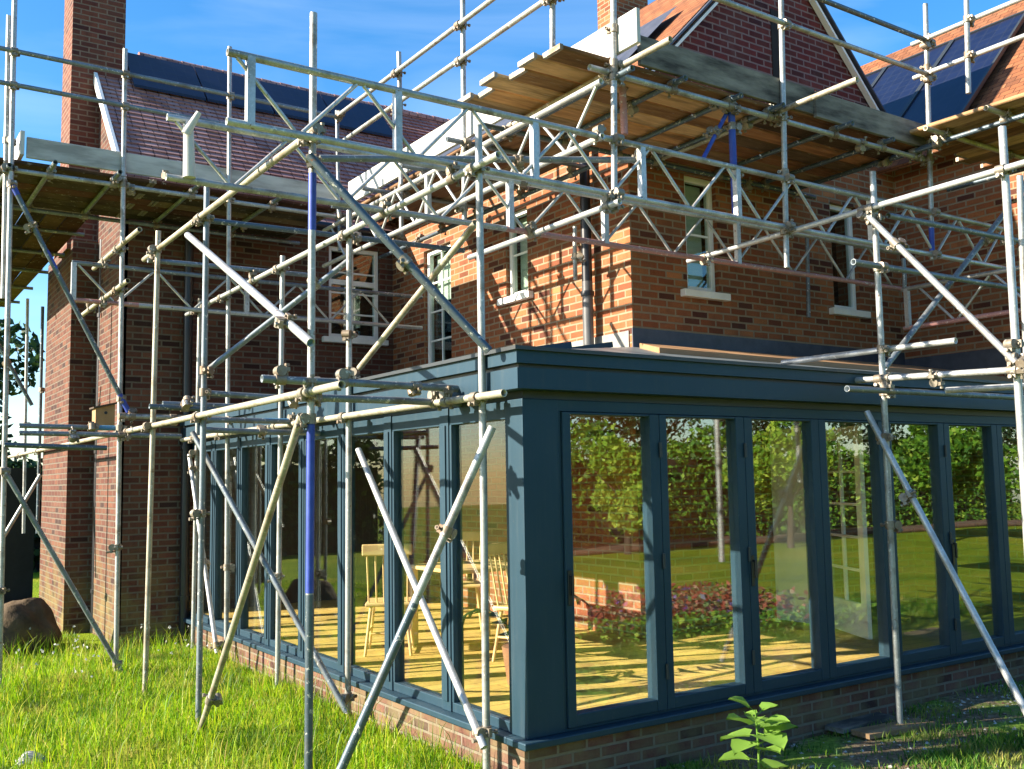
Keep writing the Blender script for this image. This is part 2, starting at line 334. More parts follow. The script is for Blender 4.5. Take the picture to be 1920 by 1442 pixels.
# ------------------------------------------------------------------ scaffolding
TUBES = []      # (p, q, object, radius)
def T(root, name, p, q, mat='steel', r=.0242, sag=.0015, lab=None, joint=True):
    p, q = Vector(p), Vector(q)
    o = MB().tube(p, q, r, 14, sag=sag, segs=6).build(name, mat, root)
    if lab: o['label'] = lab
    TUBES.append((p, q, o, r, joint)); return o
def band(o, t0, t1, mat='blue'):
    p, q = [(a, b) for a, b, c, *_ in TUBES if c is o][0]
    b = MB().tube(p.lerp(q, t0), p.lerp(q, t1), .0256, 14, hollow=False).build('paint_shade_band', mat, o); return b
def P(x, y, a, v): return at(x, y, a, v)

lf = empty('scaffolding', (-.6, 2.8, 0), 'foreground scaffolding with blue banded upright and crossed braces along the glass left side', 'scaffold')
XO, XI, LO, LI = -1.1, -.14, -1.15, -.19
sA = T(lf, 'standard', P(588,25,'x',XO), P(578,1500,'x',XO), 'steel', lab='tallest foreground upright with bright blue painted stretches')
band(sA, .215, .29); band(sA, .535, .75); b_ = band(sA, .752, .999, 'steel_dark')  # last band is no paint: it puts shade into the lower stretch
sC = T(lf, 'standard', P(388,350,'x',XO), P(372,1352,'x',XO), 'steel_grey')
T(lf, 'standard', P(297,433,'x',-1.15), P(271,1325,'x',-1.15), 'steel_warm', lab='yellowed upright')
T(lf, 'standard', P(897,235,'x',XI), P(913,1482,'x',XI), 'steel')
T(lf, 'standard', P(655,395,'x',XI), P(652,1337,'x',XI), 'steel')
T(lf, 'standard', P(530,480,'x',XI), P(520,1312,'x',XI), 'steel')
T(lf, 'standard', P(375,560,'x',XI), P(361,1250,'x',XI), 'steel')
T(lf, 'ledger', P(270,487,'x',LO), P(592,243,'x',LO), 'steel_warm', lab='cream coloured high ledger rising to the tall upright')
T(lf, 'ledger', P(17,857,'x',LO), P(641,721,'x',LO), 'steel_warm')
T(lf, 'ledger', P(341,825,'x',LI), P(945,737,'x',LI), 'steel_warm')
T(lf, 'ledger', P(350,590,'x',LI), P(935,290,'x',LI), 'alu')
T(lf, 'brace', P(394,690,'x',-1.04), P(657,486,'x',-.08), 'steel_grey')
T(lf, 'brace', P(674,690,'x',-.08), P(892,418,'x',-.08), 'steel_warm')
T(lf, 'brace', P(580,292,'x',-1.16), P(917,658,'x',-.20), 'steel_dark', .028, lab='thick dark diagonal brace')
t9 = T(lf, 'brace', P(352,441,'x',-1.22), P(583,643,'x',-1.22), 'alu', .0275, lab='bright loose diagonal tube with pale blue end')
band(t9, .93, .99, 'skyblue'); band(t9, .46, .5, 'skyblue')
T(lf, 'brace', P(565,778,'x',-1.17), P(366,1400,'x',-1.17), 'steel_warm')
T(lf, 'brace', P(361,811,'x',-1.04), P(650,1335,'x',-.20), 'steel_grey')
T(lf, 'brace', P(672,843,'x',-.20), P(908,1402,'x',-.20), 'alu')
tb = T(lf, 'brace', P(923,801,'x',-.22), P(636,1450,'x',-1.04), 'steel', .0262, lab='diagonal brace, silver above with shade coloured dark blue below')
b = MB().tube(P(923,801,'x',-.22).lerp(P(636,1450,'x',-1.04), .52), P(636,1450,'x',-1.04), .0276, 14, hollow=False).build('paint_shade_band', 'steel_dark', tb)  # dark sleeve colours the unlit lower half of the brace
T(lf, 'brace', P(355,853,'x',-.2), P(407,1225,'x',-.2), 'alu')
for (x0,y0,x1,y1,yy,m) in ((491,710,641,717,.62,'steel_grey'),(646,717,918,732,.62,'steel_grey'),(600,746,880,757,.78,'steel_grey'),
    (388,737,585,749,3.0,'steel_grey'),(280,762,405,768,3.9,'steel_dark'),(305,757,470,763,4.0,'steel_grey'),(385,787,592,791,3.35,'steel_grey'),
    (385,806,600,812,3.2,'steel_grey'),(228,780,480,787,5.3,'steel'),(36,798,222,803,5.45,'steel_grey'),(36,812,340,818,5.3,'steel_grey'),(8,834,200,840,5.2,'steel_dark')):
    o = T(lf, 'transom', P(x0,y0,'y',yy), P(x1,y1,'y',yy), m)
    if (x0,y0) == (36,798): band(o, .75, .97, 'skyblue')
    if (x0,y0) == (385,787): band(o, .5, .8, 'skyblue')
T(lf, 'transom', P(388,413,'y',3.0), P(870,470,'y',3.0), 'steel_dark', lab='dark transom')
T(lf, 'transom', P(277,488,'y',4.4), P(590,517,'y',4.4), 'steel_grey')
T(lf, 'transom', P(600,297,'x',-.95), P(1196,300,'y',.58), 'steel_grey')

rf = empty('scaffolding', (3.2, -.5, 0), 'right foreground scaffolding with bright diagonal braces standing before the folding doors', 'scaffold')
sJ = T(rf, 'standard', P(1636,322,'x',3.2), P(1688,1366,'x',3.2), 'steel')
sK = T(rf, 'standard', P(1879,238,'x',3.2)+Vector((0,0,0)), P(1932,1100,'x',3.2), 'alu', .027, lab='bright near upright at right edge')
T(rf, 'standard', P(1912,330,'x',3.9), P(1934,900,'x',3.9), 'steel')
T(rf, 'ledger', P(1290,490,'x',3.15), P(1990,285,'x',3.15), 'alu')
T(rf, 'ledger', P(1467,680,'x',3.25), P(1792,639,'x',3.25), 'alu')
T(rf, 'ledger', P(1550,717,'x',3.15), P(1960,690,'x',3.15), 'alu')
T(rf, 'ledger', P(1775,732,'x',3.4), P(1960,722,'x',3.4), 'alu')
T(rf, 'brace', P(1626,404,'x',3.13), P(1905,680,'x',3.13), 'steel')
T(rf, 'brace', P(1625,772,'x',3.13), P(1932,1350,'x',3.13), 'alu')
T(rf, 'brace', P(1659,690,'y',-.24), P(1882,402,'y',-.24), 'steel_grey')
T(rf, 'transom', P(1588,729,'y',-.38), P(1990,750,'y',-.38), 'steel_grey')
T(rf, 'transom', P(1600,491,'y',-.36), P(1990,556,'y',-.36), 'steel_grey')
T(rf, 'transom', P(1665,404,'y',-.36), P(1990,468,'y',-.36), 'steel_grey')

lp = empty('scaffold_platform', (-.6, 6.2, 0), 'upper left scaffold platform under the tiled roof with toe board, guard rails and dark underside', 'scaffold')
Y0 = 5.4
T(lp, 'standard', P(235,92,'y',Y0), P(217,1288,'y',Y0), 'steel')
T(lp, 'standard', P(431,88,'y',Y0), P(424,1255,'y',Y0), 'steel')
sI = T(lp, 'standard', P(29,-60,'y',Y0), P(-2,1290,'y',Y0), 'steel')
T(lp, 'standard', P(17,30,'y',5.5), P(6,560,'y',5.5), 'steel')
T(lp, 'standard', (-2.3,8.6,0), (-2.3,8.6,5.0), 'steel_grey'); T(lp, 'standard', (-2.35,11.5,0), (-2.35,11.5,5.0), 'steel_grey')
T(lp, 'standard', P(52,560,'y',12.5), P(44,1000,'y',12.5), 'steel'); T(lp, 'standard', P(80,575,'y',11.5), P(70,1000,'y',11.5), 'steel_dark')
T(lp, 'guard_rail', (-3.0,Y0-.05,6.17), (1.2,Y0-.05,6.17), 'steel_grey'); T(lp, 'guard_rail', (-3.0,Y0-.05,5.83), (1.2,Y0-.05,5.83), 'steel_grey')
t = T(lp, 'brace', P(24,348,'y',5.34), P(241,772,'y',5.34), 'steel_dark', lab='long dark diagonal brace with blue ends'); band(t, .0, .04); band(t, .92, 1.0); band(t, .28, .36)
T(lp, 'brace', P(6,878,'y',5.34), P(245,1288,'y',5.34), 'steel_grey')
T(lp, 'brace', P(4,1011,'y',9.0), P(76,890,'y',9.0), 'steel'); T(lp, 'brace', P(-6,640,'y',9.0), P(60,760,'y',9.0), 'steel_dark')
T(lp, 'ledger', P(176,504,'x',-1.26), P(262,430,'x',-1.26), 'steel_warm'); T(lp, 'ledger', P(153,592,'x',-1.26), P(240,526,'x',-1.26), 'steel_warm')
for x in (-1.9, -1.3, -.5, .4): T(lp, 'transom', (x,5.15,5.06), (x,7.15,5.06), 'steel_grey')
for y in (8.0, 9.3, 10.6, 12.0, 13.4): T(lp, 'transom', (-2.6,y,5.06), (-1.1,y,5.06), 'steel_grey')
T(lp, 'ledger', (-2.6,5.46,5.01), (1.3,5.46,5.01), 'steel'); T(lp, 'ledger', (-2.6,6.9,5.01), (1.3,6.9,5.01), 'steel_grey')
T(lp, 'ledger', (-2.28,5.3,5.01), (-2.28,14.4,5.01), 'steel_grey')
T(lp, 'transom', P(305,330,'y',4.6), P(330,333,'y',4.6), 'skyblue')
for x0, x1, dz in ((-2.12,-.62,0), (-.66,1.2,.012)):
    bevel(MB().box(x0, x1, Y0+.03+dz*2, Y0+.065+dz*2, 5.15+dz, 5.36+dz).build('toe_board', 'toe_light', lp))
MB().bar((-2.16,5.42,5.29), (-2.16,7.6,5.29), .038, .24).build('toe_board', 'toe_white', lp)

mp = empty('scaffold_platform', (2.2, 1.5, 3.9), 'high scaffold platform round the gable corner with a long white toe board facing left', 'scaffold')
T(mp, 'standard', P(1150,-70,'y',.5), P(1152,396,'y',.5), 'steel'); T(mp, 'standard', P(1463,-70,'y',.5), P(1475,502,'y',.5), 'steel')
t = T(mp, 'standard', P(1735,8,'y',.5), P(1748,487,'y',.5), 'steel'); band(t, .88, .99)
T(mp, 'standard', P(748,98,'x',1.2), P(753,448,'x',1.2), 'steel'); T(mp, 'standard', P(867,-80,'x',1.2), P(871,420,'x',1.2), 'steel')
T(mp, 'standard', P(1036,-60,'x',1.2), P(1036,125,'x',1.2), 'steel'); T(mp, 'standard', P(632,208,'x',1.2), P(637,470,'x',1.2), 'steel_grey')
for z in (5.84, 6.19):
    T(mp, 'guard_rail', (1.15,5.3,z), (1.15,.3,z), 'steel')
    T(mp, 'guard_rail', (1.9 if z < 6 else 1.0,.45,z), (5.35,.45,z), 'steel_dark' if z > 6 else 'steel')
T(mp, 'ledger', (1.05,.55,5.0), (5.4,.55,5.0), 'steel'); T(mp, 'ledger', (1.0,2.0,5.0), (5.4,2.0,5.0), 'steel_dark')
T(mp, 'ledger', (1.26,.3,4.95), (1.26,5.4,4.95), 'steel_dark'); T(mp, 'ledger', (2.45,2.3,4.95), (2.45,6.9,4.95), 'steel_dark')
for x, ye in ((1.32,-.05), (1.9,.4), (2.55,.42), (3.02,.38), (3.1,-.3), (3.9,.35), (4.6,.42), (5.1,.3)): T(mp, 'transom', (x,ye,5.05), (x,2.1,5.05), 'steel_dark' if x not in (1.32,3.1) else 'steel_warm')
for y in (2.6, 3.5, 4.4, 5.2): T(mp, 'transom', (1.0,y,5.05), (2.65,y,5.05), 'steel_grey')
T(mp, 'ledger', P(880,483,'x',1.15), P(1162,378,'x',1.15), 'alu')
t = T(mp, 'brace', P(1370,198,'y',.62), P(1316,302,'y',.62), 'blue', .018, lab='small blue strut')
T(mp, 'standard', P(1371,200,'y',.6), P(1379,400,'y',.6), 'blue', .03, lab='blue and white short post')
T(mp, 'standard', P(1166,134,'y',.85), P(1171,252,'y',.85), 'pink', .03, lab='short pale pink post')
T(mp, 'standard', P(1078,425,'x',2.45), P(1079,525,'x',2.45), 'steel', .022)
T(mp, 'standard', P(1513,440,'y',1.95), P(1516,595,'y',1.95), 'steel_grey', .022)
T(mp, 'standard', P(1694,485,'y',1.0), P(1696,540,'y',1.0), 'steel_grey', .022)
bevel(MB().box(1.275, 1.313, P(1196,30,'x',1.29).y, 5.35, 5.14, 5.41).build('toe_board', 'toe_white', mp))
for x0, x1, dz in ((1.55,3.62,.01), (3.6,5.25,-.02)):
    bevel(MB().box(x0, x1, .52+dz, .558+dz, 5.12+dz, 5.36+dz).build('toe_board', 'toe_grey', mp))

rp = empty('scaffold_platform', (5.6, 0, 4.8), 'upper right scaffold platform below the solar panels on the right hand roof', 'scaffold')
T(rp, 'standard', P(1811,-60,'x',5.2), P(1816,175,'x',5.2), 'steel'); T(rp, 'standard', (5.2,-1.8,4.6), (5.2,-1.8,6.6), 'steel')
for z in (5.85, 6.2): T(rp, 'guard_rail', (5.25,.6,z), (5.25,-2.8,z), 'alu')
for y in (-.35, .25, -1.2, -2.2): T(rp, 'transom', (4.85,y,5.15), (7.0,y,5.15), 'steel_warm' if y in (-.35,.25) else 'steel_grey')
T(rp, 'ledger', (5.15,1.2,5.08), (5.15,-2.8,5.08), 'steel_dark'); T(rp, 'ledger', (6.7,1.2,5.08), (6.7,-2.8,5.08), 'steel_dark')

# boards laid on the platforms: every board can be lifted off
BW = .222
def board(x0, x1, y0, y1, z, label, group, tone='board'):
    z += rng.uniform(0, .006); o = MB().box(x0, x1, y0, y1, z, z+.038).build('scaffold_board', tone, None, ((x0+x1)/2, (y0+y1)/2, z))
    o.rotation_euler = (rng.uniform(-.008,.008), rng.uniform(-.002,.002), rng.uniform(-.004,.004))
    lx, ly = (x1-x0)/2, (y1-y0)/2
    for sg in (-1, 1):     # steel hoop round each board end
        m = MB()
        if lx > ly: m.box(sg*lx-(.03 if sg > 0 else 0)-.001, sg*lx+(.03 if sg < 0 else 0)+.001, -ly-.0015, ly+.0015, -.0015, .0395)
        else: m.box(-lx-.0015, lx+.0015, sg*ly-(.03 if sg > 0 else 0)-.001, sg*ly+(.03 if sg < 0 else 0)+.001, -.0015, .0395)
        e_ = m.build('end_hoop', 'coupler'); e_.parent = o
    bevel(o, .009, 1); tag(o, label, 'scaffold board', group); return o
def m_board(name, ca, cb, stretch):
    ca, cb = kk(ca, .62), kk(cb, .62); t = NT(name); oi = t.n('ShaderNodeObjectInfo'); sh = t.n('ShaderNodeVectorMath', operation='MULTIPLY_ADD')
    cx = t.n('ShaderNodeCombineXYZ')
    for i in range(3): t.l(oi.outputs['Random'], cx.inputs[i])
    sh.inputs[1].default_value = (37, 53, 11); t.l(cx.outputs[0], sh.inputs[0]); t.l(t.pos(stretch), sh.inputs[2])
    n = t.noise(sh.outputs[0], 4, 7, .7); n2 = t.noise(sh.outputs[0], 1.3, 5, .7); c = t.ramp(n, [(.3, ca), (.7, cb)])
    c = t.mix(1.0, c, t.ramp(oi.outputs['Random'], [(0, (.38,.34,.32)), (.35, (.85,.8,.75)), (.7, (1.15,1,.85)), (1, (1.5,1.4,1.25))]), 'MULTIPLY')
    c = t.mix(t.ramp(n2, [(.52, (0,0,0)), (.66, (.7,.7,.7))]), c, tuple(x*.35 for x in ca)); sp = t.noise(sh.outputs[0], 14, 5, .7); c = t.mix(t.ramp(sp, [(.6, (0,0,0)), (.66, (.6,.6,.6))]), c, (.30,.27,.23))
    t.bsdf(c, .9, 0, n, .4, .006, .15); return t.m
for i, (ca, cb) in enumerate((((.32,.16,.08),(.72,.40,.19)), ((.16,.10,.065),(.42,.27,.17)), ((.42,.26,.14),(.85,.56,.32)), ((.22,.10,.06),(.50,.25,.13)))):
    MAT['b%d' % i] = m_board('scaffold_board_%d' % i, ca, cb, (.5,4,4)); MAT['c%d' % i] = m_board('scaffold_board_long_%d' % i, ca, cb, (4,.5,4))
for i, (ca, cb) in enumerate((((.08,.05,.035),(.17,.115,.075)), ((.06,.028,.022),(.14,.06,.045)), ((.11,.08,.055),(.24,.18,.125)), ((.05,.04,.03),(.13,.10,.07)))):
    MAT['d%d' % i] = m_board('shaded_board_%d' % i, ca, cb, (1,1,1))  # darker board copies, left deck shade put into their colour
for i in range(7):
    y = .56 + i*(BW+.008); xl = (.62+.03*((i*3)%4)) if i % 2 else .78
    seq = [xl, 3.1+.05*(i % 3), 5.3]
    for k in range(2):
        if i == 6 and k == 0: seq[0] = 1.4
        board(seq[k]+(.01 if k else 0), seq[k+1], y, y+BW-.008, 5.085+.024*((i*2+k) % 2), 'orange-brown scaffold board in the deck in front of the brick gable, seen from below', 'boards of the gable platform', 'b%d' % ((i*2+k*3) % 4))
for i in range(5):
    x = 1.33 + i*(BW+.006)
    board(x, x+BW, 2.25, 5.38, 5.085, 'scaffold board running away under the long white toe board', 'boards of the side walkway', 'c%d' % ((i*3+1) % 4))
for i in range(7):
    y = 5.5 + i*(BW+.008); xs = [-2.5+.1*(i % 3), -.9+.2*(i % 2), 1.22]
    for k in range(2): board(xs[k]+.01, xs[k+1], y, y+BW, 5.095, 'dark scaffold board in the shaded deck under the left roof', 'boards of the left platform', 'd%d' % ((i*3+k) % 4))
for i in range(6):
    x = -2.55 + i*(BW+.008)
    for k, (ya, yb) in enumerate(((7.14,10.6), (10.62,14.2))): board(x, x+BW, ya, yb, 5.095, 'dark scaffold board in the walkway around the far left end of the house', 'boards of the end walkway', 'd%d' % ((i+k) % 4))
for i in range(8):
    x = 4.98 + i*(BW+.008); ys = [-2.9, .62+.12*(i % 2)]
    board(x, x+BW, ys[0], ys[1], 5.18, 'scaffold board in the platform at the upper right, below the solar panels', 'boards of the right platform', 'c%d' % ((i*3+2) % 4))

def lattice(label, axis, fix, zt, zb, a, b, posts=(), mat='alu', matb=None, lace='alu', pitch=.41, split=None, lmat='alu'):
    def pt(s, z): return Vector((s, fix, z)) if axis == 'x' else Vector((fix, s, z))
    root = empty('lattice_beam', pt((a+b)/2, zb), label, 'lattice beam')
    T(root, 'chord', pt(a, zt), pt(b, zt), mat); sp_ = split if split is not None else a
    if split is not None: T(root, 'chord', pt(a, zb), pt(split, zb), lmat)
    T(root, 'chord', pt(sp_, zb), pt(b, zb), matb or mat)
    s = a+.06; up = True
    while s + pitch < b:
        MB().tube(pt(s, zt-.02 if up else zb+.02), pt(s+pitch-.05, zb+.02 if up else zt-.02), .0135, 8, hollow=False).build('lacing', lace, root)
        s += pitch; up = not up
    for q in posts: MB().bar(pt(q, zb), pt(q, zt), .048, .048, (0,1,0) if axis == 'x' else (1,0,0)).build('post', 'alu', root)
    return root
lattice('long silver lattice beam crossing in front of everything at eaves height, its left end raised above the tall upright', 'x', .5, 4.45, 4.03, -1.72, 6.6, (-1.58,-.6,.49,1.5,2.54,4.3), 'steel', 'alu')
lattice('second long lattice beam just behind and below the front one, with pinkish right half', 'x', 1.5, 4.36, 3.95, -1.8, 6.3, (-1.66,.95,1.95,3.6), 'alu', 'pink', split=.9, lmat='steel')
g2 = [o for o in COL.objects if o.name.startswith('lattice_beam')][-1]
w_ = MB(); w_.tube(P(353,236,'y',1.46), P(355,333,'y',1.46), .034, 10, r2=.042, hollow=False, sag=.01, segs=6); w_.tube(P(373,211,'y',1.4), P(348,252,'y',1.44), .02, 9, r2=.032, hollow=False, segs=3); bevel(w_.build('white_wrapping', 'toe_white', g2), .012)
lattice('far lattice beam with pink end post against the left rear brick wall', 'x', 6.0, 4.27, 3.87, -1.58, 2.6, (-1.56,.3), 'steel_grey', 'alu', split=-.9, lmat='pink')
lattice('white lattice beam running back beneath the side walkway and long white toe board', 'y', 1.08, 4.86, 4.44, .45, 5.6, (1.3,3.1), 'alu')
lattice('lattice beam with reddish lower chord along the right hand brick wing', 'y', 5.9, 3.88, 3.46, -2.2, 1.3, (1.25,-.6), 'steel', 'pink')

# couplers where tubes cross
def coupler_mesh():
    m = MB()
    m.tube((0,0,-.032), (0,0,.032), .034, 12, hollow=False); m.tube((-.032,.052,0), (.032,.052,0), .034, 12, hollow=False)
    m.box(-.022, .022, .015, .045, -.022, .022)
    m.box(.03, .058, -.008, .016, -.026, .026); m.tube((.044,-.05,0), (.044,.03,0), .008, 6, hollow=False); m.tube((.044,-.05,0), (.044,-.034,0), .015, 6, hollow=False)
    m.box(-.026, .026, .05, .075, .03, .055); m.tube((0,.0,.044), (0,.095,.044), .008, 6, hollow=False); m.tube((0,.085,.044), (0,.1,.044), .015, 6, hollow=False)
    o = m.build('coupler_proto', 'coupler'); me = o.data; bpy.data.objects.remove(o); me.name = 'coupler'; return me
CM = coupler_mesh()
def closest(p1, q1, p2, q2):
    d1, d2, r = q1-p1, q2-p2, p1-p2; a, e, b = d1.dot(d1), d2.dot(d2), d1.dot(d2); c, f = d1.dot(r), d2.dot(r); den = a*e-b*b
    if den < 1e-6*a*e: return None
    s = (b*f-c*e)/den; t = (b*s+f)/e
    s = min(1, max(0, s)); t = min(1, max(0, (b*s+f)/e)); return p1+d1*s, p2+d2*t, s, t
ncp = 0
for i in range(len(TUBES)):
    for j in range(i+1, len(TUBES)):
        p1, q1, o1, r1, _ = TUBES[i]; p2, q2, o2, r2, _ = TUBES[j]
        res = closest(p1, q1, p2, q2)
        if not res: continue
        a, b, s, t = res
        if (a-b).length > .12: continue
        z = (q1-p1).normalized(); x = (q2-p2).normalized()
        y = (b-a) if (b-a).length > .01 else z.cross(x)
        y = (y - z*y.dot(z))
        if y.length < 1e-4: continue
        y.normalize(); x = (x - y*x.dot(y)); x = (x - z*x.dot(z)).normalized() if (x - z*x.dot(z)).length > .05 else y.cross(z)
        o = bpy.data.objects.new('coupler', CM); COL.objects.link(o); o.parent = o1
        Mx = Matrix((x, y, z)).transposed().to_4x4(); Mx.translation = a - ORG[o1.name]
        o.matrix_local = Mx; ncp += 1
        sc = random.random()
for p1, q1, o1, r1, _ in TUBES:
    if o1.name.split('.')[0] in ('ledger','transom','standard','brace') and random.random() < .6:
        t_ = random.uniform(.12,.88); z = (q1-p1).normalized(); x = z.orthogonal().normalized(); x = (Matrix.Rotation(random.uniform(0,6), 3, z) @ x); y = z.cross(x)
        o = bpy.data.objects.new('coupler', CM); COL.objects.link(o); o.parent = o1; Mx = Matrix((x, y, z)).transposed().to_4x4(); Mx.translation = p1.lerp(q1, t_) - ORG[o1.name]; o.matrix_local = Mx
print('couplers', ncp, 'tubes', len(TUBES))

# ------------------------------------------------------------------ brick house
C1, C2, C3, C4 = 2.8, 2.15, 7.1, 7.2
hs = empty('brick_house', (3, 6, 0), 'large red brick house with a steep gable, tiled roofs and solar panels behind the scaffolding', 'house')
# windows: (plane axis, plane value, a0, a1, z0, z1)
def wall_with_holes(name, axis, v, a0, a1, z0, z1, holes, mat, th=.3, sgn=1, parent=hs):
    """wall slab facing -axis with rectangular openings and reveals"""
    m = MB(); xs = sorted({a0, a1, *[h[0] for h in holes], *[h[1] for h in holes]}); zs = sorted({z0, z1, *[h[2] for h in holes], *[h[3] for h in holes]})
    def pt(a, d, z): return (v+d, a, z) if axis == 'x' else (a, v+d, z)
    inside = lambda a, z: any(h[0] < a < h[1] and h[2] < z < h[3] for h in holes)
    for i in range(len(xs)-1):
        for k in range(len(zs)-1):
            if inside((xs[i]+xs[i+1])/2, (zs[k]+zs[k+1])/2): continue
            for d in (0, th):
                q = [pt(xs[i],d,zs[k]), pt(xs[i+1],d,zs[k]), pt(xs[i+1],d,zs[k+1]), pt(xs[i],d,zs[k+1])]
                if (axis == 'x') != (d == th): q.reverse()
                m.quad(q)
    for (h0, h1, g0, g1) in holes + [(a0, a1, z0, z1)]:
        m.quad([pt(h0,0,g0), pt(h0,th,g0), pt(h0,th,g1), pt(h0,0,g1)]); m.quad([pt(h1,0,g0), pt(h1,0,g1), pt(h1,th,g1), pt(h1,th,g0)])
        m.quad([pt(h0,0,g0), pt(h1,0,g0), pt(h1,th,g0), pt(h0,th,g0)]); m.quad([pt(h0,0,g1), pt(h0,th,g1), pt(h1,th,g1), pt(h1,0,g1)])
    return m.build(name, mat, parent)
def window(axis, v, a0, a1, z0, z1, cols=2, rows=4, blind=None, sill=True, transom=None, fw=.06, lab=None):
    def bx(m, b0, b1, d0, d1, y0, y1): return m.box(v+d0, v+d1, b0, b1, y0, y1) if axis == 'x' else m.box(b0, b1, v+d0, v+d1, y0, y1)
    m = MB(); D0, D1 = .05, .12
    bx(m, a0+.002, a0+fw, D0, D1, z0+.002, z1-.002); bx(m, a1-fw, a1-.002, D0, D1, z0+.002, z1-.002)
    bx(m, a0+fw, a1-fw, D0, D1, z0+.002, z0+fw); bx(m, a0+fw, a1-fw, D0, D1, z1-fw, z1-.002)
    if transom: bx(m, a0+fw, a1-fw, D0+.003, D1-.003, transom, transom+.07)
    wn = m.build('window', 'white', hs); bevel(wn, .005)
    if lab: wn['label'] = lab
    m = MB()
    for c in range(1, cols): x = a0+fw+(a1-a0-2*fw)*c/cols; bx(m, x-.011, x+.011, D0+.02, D1-.02, z0+fw, z1-fw)
    for r in range(1, rows): z = z0+fw+(z1-z0-2*fw)*r/rows; bx(m, a0+fw, a1-fw, D0+.022, D1-.022, z-.011, z+.011)
    if cols*rows > 1: m.build('glazing_bar', 'white', wn)
    m = MB(); bx(m, a0+fw, a1-fw, D0+.03, D0+.036, z0+fw, z1-fw); m.build('glass', 'glass_house', wn)
    m = MB(); bx(m, a0-.5, a1+.5, .9, .92, z0-.6, z1+.5); bx(m, a0-.5, a0-.48, .301, .9, z0-.6, z1+.5); bx(m, a1+.48, a1+.5, .301, .9, z0-.6, z1+.5); bx(m, a0-.48, a1+.48, .301, .9, z1+.48, z1+.5); bx(m, a0-.48, a1+.48, .301, .9, z0-.6, z0-.58); m.build('room', 'dark', wn)
    if blind: m = MB(); bx(m, a0+fw+.01, a1-fw-.01, .16, .165, z0+(.0 if blind is True else blind)+fw, z1-fw); m.build('blind', 'blind', wn)
    if sill: m = MB(); bx(m, a0-.10, a1+.10, -.07, .05, z0-.075, z0+.001); bevel(m.build('sill', 'white', wn), .008)
    return wn
wall_with_holes('wall', 'x', C1, C2+.002, C4, 0, 5.75, [(3.9,4.34,4.0,5.0), (5.6,6.3,3.3,4.95)], 'brick')
wall_with_holes('wall', 'y', C2, C1+.002, C3+.2, 0, 5.75, [(3.55,4.0,3.8,5.02), (5.85,6.32,3.8,5.05)], 'brick')
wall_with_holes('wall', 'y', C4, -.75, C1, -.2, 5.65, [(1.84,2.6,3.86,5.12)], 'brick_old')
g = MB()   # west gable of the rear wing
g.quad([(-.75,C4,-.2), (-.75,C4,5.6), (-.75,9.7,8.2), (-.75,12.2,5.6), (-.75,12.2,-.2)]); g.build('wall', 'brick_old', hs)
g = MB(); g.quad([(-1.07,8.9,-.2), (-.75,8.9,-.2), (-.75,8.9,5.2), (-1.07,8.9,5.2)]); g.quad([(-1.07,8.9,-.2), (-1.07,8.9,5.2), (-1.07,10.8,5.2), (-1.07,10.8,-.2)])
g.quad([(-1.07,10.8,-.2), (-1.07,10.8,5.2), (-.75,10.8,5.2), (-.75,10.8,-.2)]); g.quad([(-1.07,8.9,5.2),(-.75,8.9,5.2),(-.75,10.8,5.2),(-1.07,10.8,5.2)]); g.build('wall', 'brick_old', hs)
wall_with_holes('wall', 'x', C3, .2, C2-.002, 0, 5.7, [], 'brick')
MB().box(C3+.3, 11.5, .2, .5, 0, 5.7).build('wall', 'brick', hs)
# gable triangle
g = MB(); ax, az = 5.08, 8.12
g.quad([(C1+.02,C2-.001,5.75), (C3+.1,C2-.001,5.75), (C3+.1,C2-.001,az-1.02*(C3+.1-ax)), (ax,C2-.001,az-.06), (C1+.02,C2-.001,az-1.02*(ax-C1-.02))]); g.build('wall', 'brick_gable', hs)
MB().box(4.97, 5.10, C2-.012, C2+.1, 6.35, 7.15).build('window', 'dark', hs)['label'] = 'narrow dark slit window in the gable'
def slope(name, p0, p1, p2, p3, mat, th=.05, rows=0):
    """roof sheet p0-p1 along the eave, p2-p3 along the ridge; rows > 0 lays overlapping tile courses"""
    p0, p1, p2, p3 = map(Vector, (p0,p1,p2,p3)); n = (p1-p0).cross(p3-p0).normalized()
    if n.z < 0: n = -n
    m = MB()
    if rows:
        for i in range(rows):
            a, b = i/rows, (i+1)/rows
            A, B, Cc, D = p0.lerp(p3,a), p1.lerp(p2,a), p1.lerp(p2,b), p0.lerp(p3,b)
            m.quad([A+n*.028, B+n*.028, Cc+n*.006, D+n*.006]); m.quad([A, B, B+n*.028, A+n*.028])
        m.quad([p0,p3,p2,p1]); e = n*.02
        m.quad([p0-n*th, p1-n*th, p1, p0]); m.quad([p0-n*th, p3-n*th, p2-n*th, p1-n*th]); m.quad([p0-n*th,p0,p3,p3-n*th]); m.quad([p1-n*th,p2-n*th,p2,p1])
    else:
        t = n*th
        m.quad([p0,p1,p2,p3]); m.quad([p0-t,p3-t,p2-t,p1-t]); m.quad([p0-t,p1-t,p1,p0]); m.quad([p3-t,p3,p2,p2-t]); m.quad([p0-t,p0,p3,p3-t]); m.quad([p1-t,p2-t,p2,p1])
    return m.build(name, mat, hs)
lr = slope('roof', (-.78,C4-.25,5.33), (3.6,C4-.25,5.33), (5.2,9.7,8.24), (-.78,9.7,8.24), 'tile', rows=34)
lr['label'] = 'pinkish plain tiled roof slope on the left'
slope('roof', (-.78,12.3,5.5), (3.6,12.3,5.5), (5.2,9.72,8.22), (-.78,9.72,8.22), 'tile_orange')
m = MB(); m.bar((-.81,C4-.28,5.28), (-.81,9.15,7.63), .05, .12, (0,-.72,.69)); bevel(m.build('verge', 'white', lr))
for k in range(16): pass
rg = MB()
